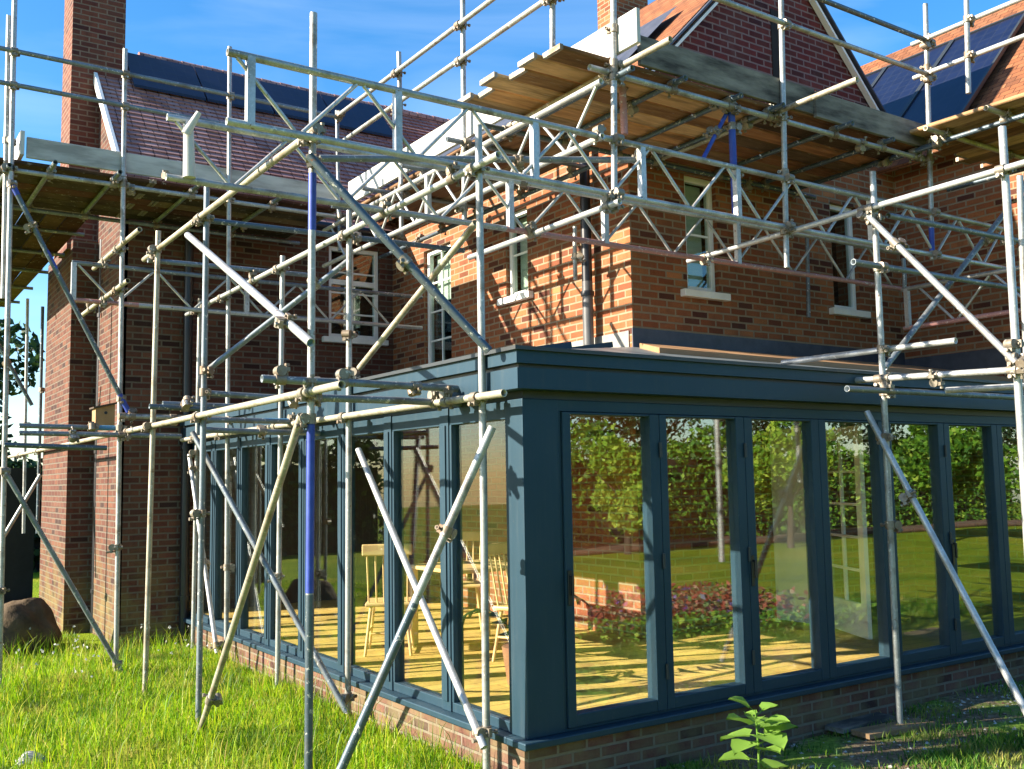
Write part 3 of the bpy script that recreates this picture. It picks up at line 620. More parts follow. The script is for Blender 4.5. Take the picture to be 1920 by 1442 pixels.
for k in range(18): rg.tube((-.1+k*.31, 9.7, 8.22), (.205+k*.31, 9.7, 8.22), .095, 10, r2=.088, hollow=False)
rg.build('ridge_tiles', 'tile', lr)
MB().box(-1.12,-.43, 9.05, 9.72, 5.1, 11).build('chimney', 'brick_chimney', hs)
m = MB()  # row of flat dark sheets along the top of the left roof slope
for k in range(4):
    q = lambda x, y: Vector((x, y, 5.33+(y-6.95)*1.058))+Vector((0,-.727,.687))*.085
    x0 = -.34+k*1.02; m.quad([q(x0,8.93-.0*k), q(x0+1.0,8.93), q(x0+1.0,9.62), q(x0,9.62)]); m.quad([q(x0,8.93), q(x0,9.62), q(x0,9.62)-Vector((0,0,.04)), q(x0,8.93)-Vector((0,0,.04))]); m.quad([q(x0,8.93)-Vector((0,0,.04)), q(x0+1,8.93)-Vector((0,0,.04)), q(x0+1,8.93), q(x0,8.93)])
m.build('dark_roof_panel', 'pv', lr)
# mid block roof
ev = 2.48; ez = az-1.02*(ax-ev)
mr = slope('roof', (ev,2.09,ez), (ev,9.5,ez), (ax,9.5,az), (ax,2.09,az), 'tile_orange'); mr['label'] = 'orange left slope of the gable roof'
slope('roof', (2*ax-ev,9.5,ez), (2*ax-ev,2.09,ez), (ax,2.09,az), (ax,9.5,az), 'tile_orange')
m = MB(); m.bar((ev,2.10,ez-.12), (ax,2.10,az-.12), .03, .07, (0,1,0)); m.bar((2*ax-ev,2.10,ez-.12), (ax,2.10,az-.12), .03, .07, (0,1,0)); m.build('barge_board', 'white', mr)
m = MB(); m.bar((ev,2.075,ez-.03), (ax,2.075,az-.03), .02, .075, (0,1,0)); m.bar((2*ax-ev,2.075,ez-.03), (ax,2.075,az-.03), .02, .075, (0,1,0)); m.build('verge_trim', 'lead', mr)
m = MB()
for k in range(3): m.quad([(ev+.45+.02, 2.6+k*1.75, ez+.51+.06), (ev+.45+.02, 4.3+k*1.75, ez+.51+.06), (ev+1.5, 4.3+k*1.75, ez+1.59+.06), (ev+1.5, 2.6+k*1.75, ez+1.59+.06)])
m.build('dark_roof_panel', 'lead', mr)
# right wing roof
k3 = 1.03
rr = slope('roof', (6.75,.05,5.55), (6.75,6,5.55), (9.3,6,5.55+k3*2.55), (9.3,.05,5.55+k3*2.55), 'tile_orange'); rr['label'] = 'orange tiled right hand roof with solar panels'
slope('roof', (11.9,6,5.55), (11.9,.05,5.55), (9.3,.05,8.17), (9.3,6,8.17), 'tile_orange')
def pvp(y0, y1, a, b):
    q = lambda x, y: Vector((x, y, 5.55+k3*(x-6.75))) + Vector((-.717,0,.697))*.09
    t = Vector((-.717,0,.697))*.04; A, B, Cc, D = q(a,y0), q(a,y1), q(b,y1), q(b,y0); m = MB()
    m.quad([A+t,B+t,Cc+t,D+t]); m.quad([A,D,Cc,B]); m.quad([A,B,B+t,A+t],1); m.quad([B,Cc,Cc+t,B+t],1); m.quad([Cc,D,D+t,Cc+t],1); m.quad([D,A,A+t,D+t],1)
    for (u, v) in ((A,B),(B,Cc),(Cc,D),(D,A)): m.bar(u+t*1.1, v+t*1.1, .035, .03, (-.717,0,.697), 1)
    return m.build('dark_roof_panel', ['pv','frame_dark'], rr)
for y0 in (1.17, 2.2, 3.23, 4.26): pvp(y0, y0+1.0, 7.0, 8.72)
cx0, cx1 = P(1146,20,'y',6.8).x, P(1215,20,'y',6.8).x
MB().box(cx0, cx1, 6.8, 7.15, 6.5, 11.5).build('chimney', 'brick', hs)
# windows, pipes, flashings
window('x', C1, 3.9, 4.34, 4.0, 5.0, 1, 2, True, lab='sunlit side window with pale green blind')
window('x', C1, 5.6, 6.3, 3.3, 4.95, 2, 4, .9, lab='tall side window half covered by a blind')
window('y', C2, 3.55, 4.0, 3.8, 5.02, 1, 2, True, lab='front window with pale green blind')
window('y', C2, 5.85, 6.32, 3.8, 5.05, 1, 1, None, lab='dark front window near the inner corner')
window('y', C4, 1.84, 2.6, 3.86, 5.12, 2, 4, None, transom=4.6, lab='multi pane window in the rear wall with white sill')
MB().box(C1-.012, C1-.001, C2+.05, C4, 3.17, 3.34).build('flashing', 'lead_sunlit', hs)
MB().box(C1-.015, C3+.02, C2-.016, C2-.004, 3.12, 3.36).build('flashing', 'lead', hs)
MB().box(C3-.016, C3-.003, -.4, C2-.02, 3.05, 3.28).build('flashing', 'lead', hs)
def pipe(x, y, z0, z1, r=.055, mat='pipe', split=None):
    o = MB().tube((x,y,z0), (x,y,split or z1), r, 16, hollow=False).build('downpipe', 'pipe_grey' if split else mat, hs)
    if split: MB().tube((x,y,split+.001), (x,y,z1), r*.97, 16, hollow=False).build('upper_length', mat, o)
    for z in np.arange(z0+.5, z1, 1.8): MB().tube((x,y,z), (x,y,z+.05), r*1.25, 16, hollow=False).build('bracket', mat, o)
pipe(C1-.11, 2.70, 3.25, 5.5, .055, 'pipe', 3.9)
pipe(-.05, C4-.09, .05, 5.4, .055, 'pipe')
pipe(-.72, 8.75, .05, 5.2, .05, 'pipe')
# gutters along the eaves
MB().tube((C1-.32,2.0,5.52), (C1-.32,7.0,5.52), .055, 10, hollow=False).build('gutter', 'pipe', hs)
MB().tube((-.75,C4-.32,5.28), (2.8,C4-.32,5.28), .055, 10, hollow=False).build('gutter', 'pipe', hs)

# ------------------------------------------------------------------ garden room (conservatory)
gr = empty('garden_room', (0, 0, 0), 'blue-grey aluminium framed glass garden room with folding doors, low brick plinth and flat fascia', 'conservatory')
XE, YE = C3-.02, C4-.02
m = MB(); m.box(.0, XE, .0, .11, -.3, .30); m.box(.0, .11, .11, YE, -.3, .30); m.build('plinth_wall', 'brick_plinth', gr)
m = MB(); m.box(-.07, XE, -.07, .14, .30, .345); m.box(-.07, .14, .14, YE, .30, .345); bevel(m.build('sill', 'frame', gr), .008)
m = MB(); m.box(.0, .28, .0, .20, .345, 2.42); bevel(m.build('corner_post', 'frame', gr), .006)
# left side: posts, rails and panes
pc = [.98+.875*i for i in range(7)]
rails = MB(); rails.box(.012, .098, .20, YE, 2.30, 2.42); rails.box(.012, .098, .20, YE, .345, .41); bevel(rails.build('side_rail', 'frame', gr), .005)
for y in pc:
    m = MB(); m.box(.0, .11, y-.06, y+.06, .346, 2.419); m.box(-.012, .0, y-.03, y+.03, .41, 2.30); m.box(.01, .09, y-.085, y+.085, .409, 2.301); bevel(m.build('side_post', 'frame', gr), .004)
edges = [.20]+sum([[y-.085, y+.085] for y in pc], [])+[YE]
for i in range(0, len(edges), 2): MB().box(.045, .053, edges[i], edges[i+1], .41, 2.30).build('side_pane', 'glass_side', gr)
# front: folding door leaves
m = MB(); m.box(.28, XE, .005, .105, 2.345, 2.419); m.box(.28, XE, .005, .105, .345, .365); m.box(.28, .30, .005, .105, .365, 2.345); bevel(m.build('door_frame', 'frame', gr), .004)
for i in range(8):
    a = .302+i*.83; b = a+.826; ra, rb = a+.065, b-.085
    if i >= 2: ra, rb = a+.085, b-.085
    m = MB(); m.box(a, ra, .0-.012, .09, .368, 2.342); m.box(rb, b, -.012, .09, .368, 2.342); m.box(ra, rb, -.009, .087, .368, .445); m.box(ra, rb, -.009, .087, 2.325, 2.342)
    lf_ = m.build('door_leaf', 'frame', gr); bevel(lf_, .005)
    gm = MB().box(ra, rb, .035, .043, .445, 2.325); kx, kz = rng.uniform(-.0035,.0035), rng.uniform(-.0012,.0012)
    for v_ in gm.v: v_.y += (v_.x-(ra+rb)/2)*kx + (v_.z-1.385)*kz
    gm.build('glass', 'glass', lf_)
    if i in (0, 2, 5):
        h = MB(); h.box(a+.012, a+.042, -.024, -.012, 1.12, 1.34); h.bar((a+.027,-.045,1.3), (a+.027,-.045,1.18), .018, .018); h.bar((a+.027,-.012,1.3), (a+.027,-.054,1.3), .016, .016, (1,0,0)); bevel(h.build('handle', 'pipe', lf_), .003, 1)
    if i in (0, 1, 3, 4):
        h = MB()
        for z in (.62, 1.35, 2.1): h.tube((b-.001,-.02,z-.05), (b-.001,-.02,z+.05), .011, 8, hollow=False)
        h.build('hinge', 'frame_dark', lf_)
# fascia and gutter, L shaped profile run on both sides
fz = [(-.02,2.42,2.47,'frame_dark'), (.10,2.47,2.60,'frame'), (.075,2.60,2.625,'frame_dark'), (.115,2.625,2.705,'frame'), (.14,2.705,2.73,'frame_dark')]
for dx, z0, z1, mt in fz:
    z0 += .001
    m = MB(); x0 = -dx; q = .10
    m.quad([(x0,x0,z0),(XE,x0,z0),(XE,x0,z1),(x0,x0,z1)]); m.quad([(x0,YE,z0),(x0,x0,z0),(x0,x0,z1),(x0,YE,z1)])
    m.quad([(x0,x0,z0),(x0,YE,z0),(q,YE,z0),(q,q,z0)]); m.quad([(x0,x0,z0),(q,q,z0),(XE,q,z0),(XE,x0,z0)])
    m.quad([(x0,x0,z1),(q,q,z1),(q,YE,z1),(x0,YE,z1)]); m.quad([(x0,x0,z1),(XE,x0,z1),(XE,q,z1),(q,q,z1)])
    m.quad([(q,q,z0),(q,YE,z0),(q,YE,z1),(q,q,z1)]); m.quad([(q,q,z0),(q,q,z1),(XE,q,z1),(XE,q,z0)])
    m.build('fascia' if mt == 'frame' else 'gutter_trim', mt, gr)
# roof: two slopes meeting in a hip
ry = 3.17
m = MB(); A, B = (0,0,2.72), (C1-.02,C2-.02,ry)
m.quad([A, B, (C1-.02,YE,ry), (0,YE,2.72)]); m.quad([(0,0,2.66), (0,YE,2.66), (C1-.02,YE,ry-.06), (C1-.02,C2-.02,ry-.06)]); m.quad([A,(0,YE,2.72),(0,YE,2.66),(0,0,2.66)])
rfm = m.build('roof', 'slate', gr)
m = MB(); m.quad([A, (XE,0,2.72), (XE,C2-.02,ry), B]); m.quad([(0,0,2.66), (C1-.02,C2-.02,ry-.06), (XE,C2-.02,ry-.06), (XE,0,2.66)]); m.quad([A,(0,0,2.66),(XE,0,2.66),(XE,0,2.72)]); m.build('roof', 'slate', gr)
m = MB(); s = lambda x, t: (x, t*C2, 2.72+(ry-2.72)*t+.05)
m.quad([s(2.25,.55), s(XE,.28), s(XE,.93), s(2.75,.93)]); m.quad([s(2.25,.55), s(2.75,.93), (2.75,.93*C2,ry-.03), (2.25,.55*C2,2.93)]); m.quad([(2.25,.55*C2,2.93),(XE,.28*C2,2.84), s(XE,.28), s(2.25,.55)])
m.build('roof_sheeting', 'ply', gr)
for y in np.arange(.9, 7, .875): MB().bar((.02,y,2.745), (min(C1-.05,y/C2*C1-.1),y,2.745+(ry-2.725)*min(1,y/C2)), .05, .05).build('glazing_bar', 'frame', rfm)
# interior
m = MB(); m.quad([(.11,.11,.40),(XE,.11,.40),(XE,C2,.40),(.11,C2,.40)]); m.quad([(.11,C2,.40),(C1,C2,.40),(C1,YE,.40),(.11,YE,.40)]); m.build('interior_floor', 'floor', gr)
m = MB(); m.box(.2, 2.7, YE-.05, YE-.02, .40, 2.5); m.build('blind', 'curtain', gr)

def door_leaf_white():
    root = empty('french_door', (4.7,1.52,.41), 'open white french door with small panes standing inside behind the fourth folding door leaf', 'door')
    p, q = Vector((4.70,1.52,0)), Vector((4.28,.72,0)); d = (q-p).normalized(); L = (q-p).length
    def pb(m, a, b, z0, z1, th=.04):
        m.bar(p+d*((a+b)/2)+Vector((0,0,z0)), p+d*((a+b)/2)+Vector((0,0,z1)), b-a, th, d.cross(Vector((0,0,1))))
    def bb(a, b, z0, z1, th=.04):
        m = MB(); n = d.cross(Vector((0,0,1)))*th/2; A = p+d*a; B = p+d*b
        vs = [A-n, B-n, B+n, A+n]; k = len(m.v)
        m.v += [v+Vector((0,0,z0)) for v in vs]+[v+Vector((0,0,z1)) for v in vs]
        for f in ((0,3,2,1),(4,5,6,7),(0,1,5,4),(1,2,6,5),(2,3,7,6),(3,0,4,7)): m.f.append(f); m.mi.append(0); m.sm.append(False)
        return m
    def cat(ms):
        o = MB()
        for m in ms:
            k = len(o.v); o.v += m.v; o.f += [tuple(i+k for i in f) for f in m.f]; o.mi += m.mi; o.sm += m.sm
        return o
    cat([bb(0,.11,.42,2.36), bb(L-.11,L,.42,2.36), bb(.11,L-.11,.42,.72), bb(.11,L-.11,2.24,2.36)]).build('door_leaf', 'white', root)
    gb = [bb(L/2-.014,L/2+.014,.72,2.24,.03)]+[bb(.11,L-.11,.72+k*.304-.012,.72+k*.304+.012,.032) for k in range(1,5)]
    cat(gb).build('glazing_bar', 'white', root); bb(.11,L-.11,.72,2.24,.005).build('glass', 'glass_side', root)
    m = MB(); m.box(4.66,4.74,1.56,C2-.01,.42,2.4); m.build('door_frame', 'white', root)
door_leaf_white()

def chair(x, y, rz, label):
    root = empty('wooden_chair', (x,y,.402), label, 'chair', 'wooden chairs in the garden room')
    c, s_ = math.cos(rz), math.sin(rz); W = lambda a, b, z: Vector((x+a*c-b*s_, y+a*s_+b*c, .402+z))
    m = MB(); m.bar(W(-.2,0,.44), W(.2,0,.44), .42, .035); bevel(m.build('seat', 'pine', root), .012)
    for (a, b) in ((-1,-1),(1,-1),(1,1),(-1,1)): MB().tube(W(a*.15,b*.15,.43), W(a*.2,b*.21,.0), .017, 8, r2=.013, hollow=False).build('leg', 'pine', root)
    m = MB()
    for a in (-.17,-.1,-.035,.035,.1,.17): m.tube(W(a,.17,.45), W(a*1.05,.25,.9), .008, 6, hollow=False)
    m.build('spindles', 'pine', root)
    m = MB(); m.bar(W(-.22,.26,.92), W(.22,.26,.92), .03, .10); bevel(m.build('top_rail', 'pine', root), .01)
    m = MB(); m.tube(W(-.17,0,.16), W(.17,0,.16), .011, 6, hollow=False); m.tube(W(-.17,-.17,.2), W(-.18,.17,.2), .011, 6, hollow=False); m.tube(W(.17,-.17,.2), W(.18,.17,.2), .011, 6, hollow=False); m.build('stretcher', 'pine', root)
chair(.62, 3.05, 2.6, 'pine spindle back chair left of the table, nearest the left glass side')
chair(1.35, 1.95, .4, 'pine spindle back chair in front of the table near the corner post')
chair(1.9, 3.9, -.6, 'pine spindle back chair behind the table')
tb_ = empty('dining_table', (1.35,2.85,.402), 'small pine dining table inside the glass room between the chairs', 'table')
bevel(MB().box(.95,1.85,2.45,3.35,1.10,1.135).build('table_top', 'pine', tb_), .008)
for (a, b) in ((1.0,2.5),(1.8,2.5),(1.8,3.3),(1.0,3.3)): MB().box(a-.03,a+.03,b-.03,b+.03,.402,1.1).build('leg', 'pine', tb_)

# ------------------------------------------------------------------ plants
def leaf_mesh(name, pts, size, mat, parent=None, origin=(0,0,0), aspect=.55, up=None, flat=0.0):
    n = len(pts); a = rng.normal(size=(n,3)); a /= np.linalg.norm(a,axis=1)[:,None]
    if flat: a[:,2] *= (1-flat); a /= np.linalg.norm(a,axis=1)[:,None]
    b = np.cross(a, rng.normal(size=(n,3))); b /= np.linalg.norm(b,axis=1)[:,None]
    s = (size*rng.uniform(.6,1.3,n))[:,None]
    v = np.stack([pts-a*s, pts+b*s*aspect, pts+a*s, pts-b*s*aspect], 1).reshape(-1,3) - np.array(origin)
    me = bpy.data.meshes.new(name); me.vertices.add(4*n); me.vertices.foreach_set('co', v.astype(np.float32).ravel())
    me.loops.add(4*n); me.loops.foreach_set('vertex_index', np.arange(4*n, dtype=np.int32))
    me.polygons.add(n); me.polygons.foreach_set('loop_start', np.arange(n, dtype=np.int32)*4); me.polygons.foreach_set('loop_total', np.full(n,4,dtype=np.int32))
    me.materials.append(MAT[mat]); me.update(calc_edges=True); me.validate()
    o = bpy.data.objects.new(name, me); COL.objects.link(o)
    if parent is not None: o.parent = parent
    else: o.location = origin
    return o
def blob(c, r, n, lumps=14, hollow=.55):
    c = np.array(c, float); r = np.array(r, float)
    cc = rng.normal(size=(lumps,3)); cc /= np.linalg.norm(cc,axis=1)[:,None]; cc *= rng.uniform(.35,.85,(lumps,1))
    rad = rng.uniform(.22,.42,lumps); k = rng.integers(0,lumps,n)
    d = rng.normal(size=(n,3)); d /= np.linalg.norm(d,axis=1)[:,None]
    return c + (cc[k] + d*(rad[k]*rng.uniform(hollow,1.05,n)**.6)[:,None])*r
def tree(x, y, h, cr, mat, label, n=5000, leaf=.12, trunk=.16, group=None):
    root = empty('tree', (x,y,0), label, 'tree', group)
    m = MB(); m.tube((x,y,-.1), (x+.1,y,h*.55), trunk, 10, r2=trunk*.5, hollow=False)
    for k in range(6):
        a = k*1.1+x; m.tube((x+.06,y,h*(.3+.04*k)), (x+math.cos(a)*cr*.6, y+math.sin(a)*cr*.6, h*(.55+.05*k)), trunk*.4, 7, r2=trunk*.1, hollow=False)
    m.build('trunk', 'bark', root)
    leaf_mesh('crown', blob((x,y,h*.64), (cr,cr,h*.40), n), leaf, mat, root, (x,y,0))
def hedge(name, x0, x1, y0, y1, h, mat, label, n, leaf=.09, cat='hedge'):
    p = rng.uniform(size=(n,3)); ht = h*(.85+.15*np.sin(p[:,0]*(x1-x0)*1.3)+.1*np.sin(p[:,0]*(x1-x0)*3.7))
    side = rng.integers(0,3,n); yy = np.where(side==0, .0, np.where(side==1, 1., p[:,1])); zz = np.where(side==2, 1., p[:,2])
    q = np.stack([x0+p[:,0]*(x1-x0), y0+yy*(y1-y0), zz*ht],1) + rng.normal(size=(n,3))*.12
    o = leaf_mesh('foliage', q, leaf, mat, None, (0,0,0))
    root = empty(name, ((x0+x1)/2,(y0+y1)/2,0), label, cat); o.parent = root; o.location = (-(x0+x1)/2,-(y0+y1)/2,0)
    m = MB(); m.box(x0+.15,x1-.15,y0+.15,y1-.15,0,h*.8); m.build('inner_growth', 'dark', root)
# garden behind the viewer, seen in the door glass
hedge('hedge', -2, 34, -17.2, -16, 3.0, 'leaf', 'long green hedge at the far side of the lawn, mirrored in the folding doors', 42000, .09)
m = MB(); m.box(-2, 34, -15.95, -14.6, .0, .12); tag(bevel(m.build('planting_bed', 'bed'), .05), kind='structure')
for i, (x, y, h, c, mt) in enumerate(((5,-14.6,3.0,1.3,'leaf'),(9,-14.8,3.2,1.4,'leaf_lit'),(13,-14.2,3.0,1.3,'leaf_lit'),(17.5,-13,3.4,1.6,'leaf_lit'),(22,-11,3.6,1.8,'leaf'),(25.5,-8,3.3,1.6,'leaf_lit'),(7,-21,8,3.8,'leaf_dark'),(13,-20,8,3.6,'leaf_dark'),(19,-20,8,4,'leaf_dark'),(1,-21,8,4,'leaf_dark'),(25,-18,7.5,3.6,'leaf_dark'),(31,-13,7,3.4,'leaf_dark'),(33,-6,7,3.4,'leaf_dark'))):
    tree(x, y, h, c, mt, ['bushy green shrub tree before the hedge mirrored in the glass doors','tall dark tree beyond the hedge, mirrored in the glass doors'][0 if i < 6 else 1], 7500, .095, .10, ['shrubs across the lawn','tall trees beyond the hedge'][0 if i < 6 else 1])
fb = rng.uniform(size=(7000,3)); fp = np.stack([2.6+fb[:,0]*4.6, -6.2+fb[:,1]*1.9+(fb[:,0]-.5)*1.6, .02+fb[:,2]**1.5*.38],1)
o = leaf_mesh('flower_bed', fp, .045, 'flower', None, (0,0,0)); tag(o, 'bed of red brown and purple flowers mirrored low in the door glass', 'flower bed', None, 'stuff')
fp = np.stack([2.0+fb[:,0]*6, -4.1+fb[:,1]*.5+(fb[:,0]-.5)*1.6, .02+fb[:,2]**1.5*.22],1)
o = leaf_mesh('ground_cover', fp[:3000], .04, 'leaf', None, (0,0,0)); tag(o, 'low green planting mirrored at the foot of the doors', 'plants', None, 'stuff')
fc = empty('garden_fence', (28,-4,0), 'horizontal board fence at the right end of the garden, mirrored in the last doors', 'fence')
for k in range(9): MB().box(27.9+.01*(k%2), 28, -12, 6, .1+k*.22, .3+k*.22).build('board', 'fence', fc)
for y in (-12,-9,-6,-3,0,3): MB().box(28,28.1,y,y+.1,0,2.2).build('post', 'fence', fc)
# left and rear
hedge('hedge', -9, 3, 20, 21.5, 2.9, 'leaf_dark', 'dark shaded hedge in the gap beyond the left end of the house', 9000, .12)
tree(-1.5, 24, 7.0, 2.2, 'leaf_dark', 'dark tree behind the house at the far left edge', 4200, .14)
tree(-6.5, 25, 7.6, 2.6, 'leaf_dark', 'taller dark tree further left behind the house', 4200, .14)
hedge('hedge', -26, -25, -18, 16, 3.0, 'leaf', 'garden hedge on the left boundary, mirrored faintly in the side glass', 9000, .16)
m = MB(); m.box(-3.3,-1.75,13.5,13.8,-.1,2.2); m.box(-1.75,-.8,13.2,13.5,-.1,2.25); sh = m.build('garden_shed', 'dark', None, (-2.5,13.6,0)); tag(sh, 'black shed wall in deep shade behind the boulder', 'shed')

def plant(x, y, z0, h, label):
    root = empty('seedling', (x,y,z0), label, 'plant')
    m = MB(); m.tube((x,y,z0-.02), (x+.01,y,z0+h*.5), .009, 8, r2=.007, hollow=False); m.tube((x+.01,y,z0+h*.5), (x-.005,y,z0+h), .007, 8, r2=.005, hollow=False)
    st = m.build('stem', 'leaf_bright', root)
    for k in range(15):
        a = k*2.4+rng.uniform(-.3,.3); t = (.25, .38, .5)[k] if k < 3 else .58+.42*(k-3)/12; L = rng.uniform(.15,.21) if k < 11 else rng.uniform(.08,.13); base = Vector((x,y,z0+h*t)); d = Vector((math.cos(a), math.sin(a), .15+.5*(k > 8)+rng.uniform(-.35,.35))).normalized()
        p = base + d*.05; m2 = MB(); n = d.cross(Vector((0,0,1))).normalized(); upv = n.cross(d)
        prof = [(0,.0),(.16,.62),(.45,.72),(.78,.42),(1,.0)]; L1 = [p + d*(L*s_) + n*(L*w_*.75) + upv*(.02*math.sin(s_*3)-.05*s_*s_) for s_, w_ in prof]; L2 = [p + d*(L*s_) - n*(L*w_*.75) + upv*(.02*math.sin(s_*3)-.05*s_*s_) for s_, w_ in prof]
        mid = [p + d*(L*s_) + upv*(-.012-.05*s_*s_) for s_, _ in prof]
        i0 = len(m2.v); m2.v += L1+mid+L2
        for j in range(4):
            for o_ in (0, 5):
                m2.f.append((i0+o_+j, i0+o_+j+1, i0+o_+j+6, i0+o_+j+5)); m2.mi.append(0); m2.sm.append(True)
        m2.bar(base, p+d*.02, .004, .004)
        m2.build('leaf', 'leaf_bright', root)
plant(1.14, -.78, .03, .47, 'bright green broad leaved seedling standing in front of the brick plinth')
def palm(x, y):
    root = empty('potted_palm', (x,y,.402), 'dark potted palm inside the glass room beside the corner post', 'plant')
    MB().tube((x,y,.403), (x,y,.68), .11, 14, r2=.15, hollow=False).build('pot', 'pot', root)
    for k in range(12):
        a = k*2.1; m = MB(); pr = Vector((x,y,.66))
        for j in range(1,9):
            t = j/8; c = Vector((x+math.cos(a)*.55*t, y+math.sin(a)*.55*t, .66+.95*t-.62*t*t*(1+.3*(k%3))))
            m.bar(pr, c, .008, .006); dd = (c-pr).normalized(); sd = dd.cross(Vector((0,0,1))).normalized()
            for s_ in (-1,1): m.quad([c, c+dd*.03+sd*s_*.01, c+sd*s_*.17*(1.1-t*.6)+dd*.08-Vector((0,0,.05)), c-dd*.02])
            pr = c
        m.build('frond', 'leaf_dark', root)
palm(.75, 1.15)

# ------------------------------------------------------------------ ground
g = MB(); N = 60
def gz(x, y):
    z = .0
    if -6 < x < 9 and -5 < y < 12: z = .025*math.sin(x*1.7+y*.6)+.02*math.sin(y*2.3-x)
    if x < .0 and y > 0: z += .04
    return z
xs = [-60,-30,-15,-9]+[-6+.25*i for i in range(61)]+[12,18,30,60]; ys = [-60,-30,-14,-8]+[-5+.25*i for i in range(69)]+[15,20,30,60]
V = [(x,y,gz(x,y)) for y in ys for x in xs]; nx = len(xs)
me = bpy.data.meshes.new('lawn'); fs = [(j*nx+i, j*nx+i+1, (j+1)*nx+i+1, (j+1)*nx+i) for j in range(len(ys)-1) for i in range(nx-1)]
me.from_pydata(V, [], fs); me.polygons.foreach_set('use_smooth', [True]*len(fs)); me.materials.append(MAT['lawn']); me.materials.append(MAT['soil'])
for p in me.polygons:
    c = p.center
    if .0 < c.x < 8 and -2.6 < c.y < .2: p.material_index = 1
me.uv_layers.new(name='UVMap'); lw = bpy.data.objects.new('ground', me); COL.objects.link(lw); tag(lw, kind='structure')
fl = MB().box(-70,70,-70,70,-.6,-.5).build('far_ground', 'lawn'); tag(fl, kind='structure')

def blades(name, pts, h, wd, mat, label, cat):
    n = len(pts); a = rng.uniform(0,2*math.pi,n); lean = rng.normal(size=(n,2))*.35; hh = h*rng.uniform(.4,1.25,n)
    dx = np.stack([np.cos(a),np.sin(a),np.zeros(n)],1)*(wd*rng.uniform(.6,1.4,n))[:,None]
    mid = pts + np.stack([lean[:,0]*hh*.35, lean[:,1]*hh*.35, hh*.6],1); tip = pts + np.stack([lean[:,0]*hh, lean[:,1]*hh, hh],1)
    v = np.stack([pts-dx, pts+dx, mid+dx*.8, mid-dx*.8, tip],1).reshape(-1,3)
    b = np.arange(n)*5; loops = np.stack([b,b+1,b+2,b+3, b+3,b+2,b+4],1).ravel()
    me = bpy.data.meshes.new(name); me.vertices.add(5*n); me.vertices.foreach_set('co', v.astype(np.float32).ravel())
    me.loops.add(7*n); me.loops.foreach_set('vertex_index', loops.astype(np.int32)); me.polygons.add(2*n)
    st = np.stack([np.arange(n)*7, np.arange(n)*7+4],1).ravel(); me.polygons.foreach_set('loop_start', st.astype(np.int32)); me.polygons.foreach_set('loop_total', np.tile([4,3],n).astype(np.int32))
    me.materials.append(MAT[mat]); me.update(calc_edges=True)
    o = bpy.data.objects.new(name, me); COL.objects.link(o); tag(o, label, cat, None, 'stuff'); return o
def zs_(x, y):
    return .025*np.sin(x*1.7+y*.6)+.02*np.sin(y*2.3-x)+np.where((x<0)&(y>0),.04,0)-.01
def scatter(n, x0, x1, y0, y1, clump=.5):
    x = rng.uniform(x0,x1,n); y = rng.uniform(y0,y1,n)
    k = np.sin(x*3.1+1)*np.sin(y*2.7)+np.sin(x*7.3+y*5.1)*.6+rng.normal(size=n)*.5
    ok = k > (-1+clump); x, y = x[ok], y[ok]; return np.stack([x, y, zs_(x,y)],1)
pl_ = np.concatenate([scatter(90000,-3.6,-.02,.2,7.1,-.3), scatter(26000,-4.5,-1.0,7.1,13,-.3), scatter(12000,-.75,-.02,4,7.1,-.3)])
pl_ = np.concatenate([pl_, scatter(45000,-10,-3.6,-1,12,-.3), scatter(30000,-7,-.02,-4.8,.2,-.3)])
pl_ = pl_[(np.sin(pl_[:,0]*2.1+pl_[:,1]*1.3)+np.sin(pl_[:,1]*3.7-pl_[:,0])+rng.normal(size=len(pl_))*.8) > -1.5]
blades('grass', pl_, .068, .0032, 'grass', 'sunlit bright green long grass on the left', 'grass')
blades('tall_grass', scatter(9000,-3.6,-.05,.4,7.4,.6), .26, .003, 'grass', 'taller pale grass stems rising from the lawn on the left', 'grass')
blades('weeds', np.concatenate([scatter(30000,.4,7,-2.6,-.04,1.15), scatter(9000,.6,7,-1.3,-.9,.5), scatter(30000,-.02,10,-5,-2.6,.2)]), .07, .004, 'grass_dark', 'patchy weeds and grass on the soil in front of the doors', 'weeds')
sp = scatter(90,-3.2,-.1,4.6,7.6,.2); sp[:,2] += rng.uniform(.12,.34,len(sp)); o = leaf_mesh('seed_heads', np.repeat(sp,3,0)+rng.normal(size=(len(sp)*3,3))*.006, .013, 'seed', None, (0,0,0), .8); tag(o, 'small white seed heads above the grass at the foot of the rear wall', 'seed heads', None, 'stuff')

def lump(name, c, r, mat, label, cat, seed, parent=None):
    import bmesh
    bm = bmesh.new(); bmesh.ops.create_icosphere(bm, subdivisions=4, radius=1); rs = np.random.default_rng(seed); ph = rs.uniform(0,6,9)
    for v in bm.verts:
        p = v.co; f = 1+.13*math.sin(p.x*3+ph[0])*math.sin(p.y*3.3+ph[1])+.08*math.sin(p.z*6+ph[2]+p.x*4)+.04*math.sin(p.y*11+ph[3])*math.sin(p.x*9+ph[4])
        v.co = Vector((p.x*f*r[0], p.y*f*r[1], p.z*f*r[2]))
    me = bpy.data.meshes.new(name); bm.to_mesh(me); bm.free(); me.polygons.foreach_set('use_smooth', [True]*len(me.polygons)); me.materials.append(MAT[mat])
    o = bpy.data.objects.new(name, me); COL.objects.link(o); o.location = c; tag(o, label, cat); return o
lump('boulder', (-1.72,7.75,.22), (.42,.4,.42), 'rock', 'large rounded brown boulder in the grass at the left edge', 'boulder', 3)
lump('stone', (-2.35,2.62,.03), (.11,.09,.07), 'stone', 'small pale stone lying in the grass at the lower left corner', 'stone', 5)
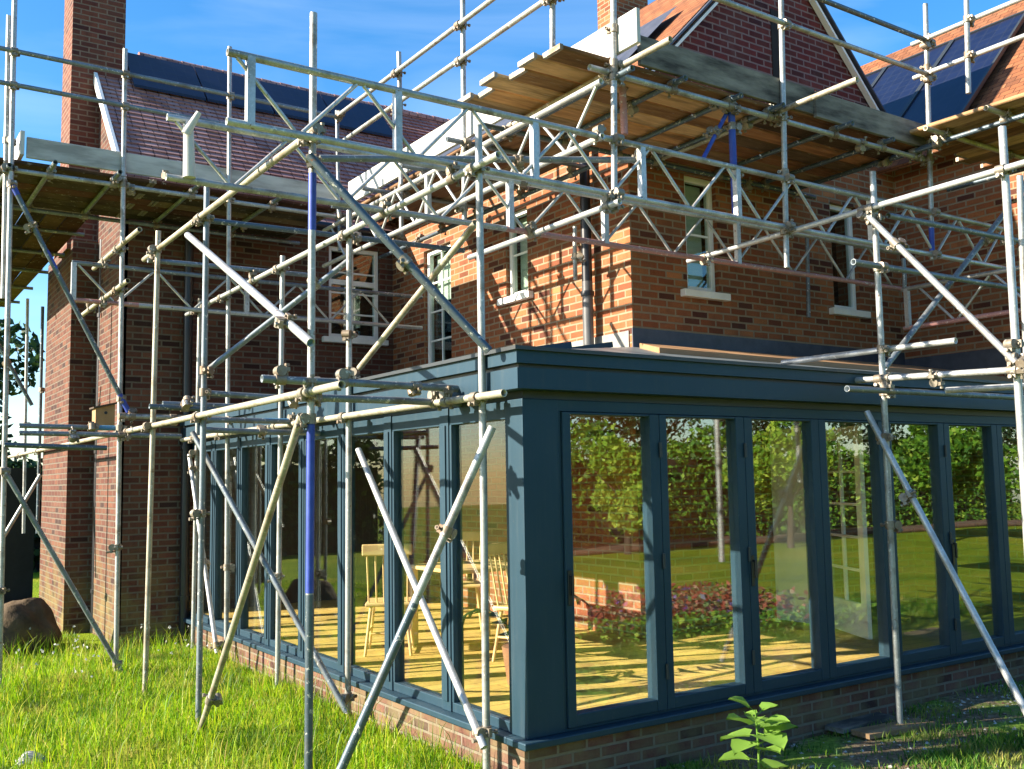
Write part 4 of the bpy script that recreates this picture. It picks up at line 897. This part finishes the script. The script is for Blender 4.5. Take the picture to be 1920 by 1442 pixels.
# base boards under the right upright
sb = [(2.7,-.16,3.35,.0,.005,.05),(2.75,-.42,3.45,-.24,-.002,-.12)]
for i, (x0,y0,x1,y1,z,r_) in enumerate(sb):
    o = MB().box(x0,x1,y0,y1,z,z+.035).build('base_board', 'b2' if i else 'toe_grey', None, ((x0+x1)/2,(y0+y1)/2,z)); o.rotation_euler.z = r_
    tag(o, ['weathered timber sole board on the soil just behind the foot of the right upright','brown timber sole board under the foot of the right upright'][i], 'plank')
# loose grit and brick crumbs on the soil
def pebbles(n, x0, x1, y0, y1, name, mat, label, cat):
    m = MB()
    for i in range(n):
        x, y = rng.uniform(x0,x1), rng.uniform(y0,y1); r = .006+.022*rng.random()**3; z = float(zs_(np.array(x),np.array(y)))+.008; k = len(m.v)
        for j in range(6):
            d = ((1,0,0),(-1,0,0),(0,1,0),(0,-1,0),(0,0,1),(0,0,-1))[j]; q = r*rng.uniform(.6,1.3); m.v.append(Vector((x+d[0]*q+rng.normal()*r*.2, y+d[1]*q+rng.normal()*r*.2, z+d[2]*q*.7)))
        for f in ((0,2,4),(2,1,4),(1,3,4),(3,0,4),(2,0,5),(1,2,5),(3,1,5),(0,3,5)): m.f.append(tuple(k+a for a in f)); m.mi.append(0); m.sm.append(False)
    o = m.build(name, mat); tag(o, label, cat, None, 'stuff')
pebbles(1500, .5, 6.5, -2.2, -.03, 'gravel', 'stone', 'scattered small stones on the soil before the doors', 'gravel')
pebbles(700, .5, 6.5, -1.6, -.03, 'brick_crumbs', 'brick_plinth', 'scattered crumbs of broken brick on the soil before the doors', 'brick rubble')
# bird box
bb_ = empty('bird_box', (-.95,8.72,2.75), 'small wooden bird box with a round hole and sloping lid on the left brick pier', 'bird box')
bx0 = P(213,775,'y',7.05); cx, cz = P(195,775,'y',7.05).x, P(195,778,'y',7.05).z
m = MB(); w_ = .105
m.v += [Vector(p) for p in ((cx-w_,6.98,cz-.13),(cx+w_,6.98,cz-.13),(cx+w_,7.17,cz-.13),(cx-w_,7.17,cz-.13),(cx-w_,6.98,cz+.07),(cx+w_,6.98,cz+.12),(cx+w_,7.17,cz+.12),(cx-w_,7.17,cz+.07))]
for f in ((0,3,2,1),(4,5,6,7),(0,1,5,4),(1,2,6,5),(2,3,7,6),(3,0,4,7)): m.f.append(f); m.mi.append(0); m.sm.append(False)
m.build('box_body', 'box', bb_)
MB().bar((cx-w_-.03,7.06,cz+.075), (cx+w_+.02,7.06,cz+.137), .24, .018).build('lid', 'bark', bb_)
MB().tube((cx+.005,6.972,cz+.02), (cx+.005,6.985,cz+.02), .018, 14, hollow=False).build('entrance_hole', 'pipe', bb_)

print('done building')
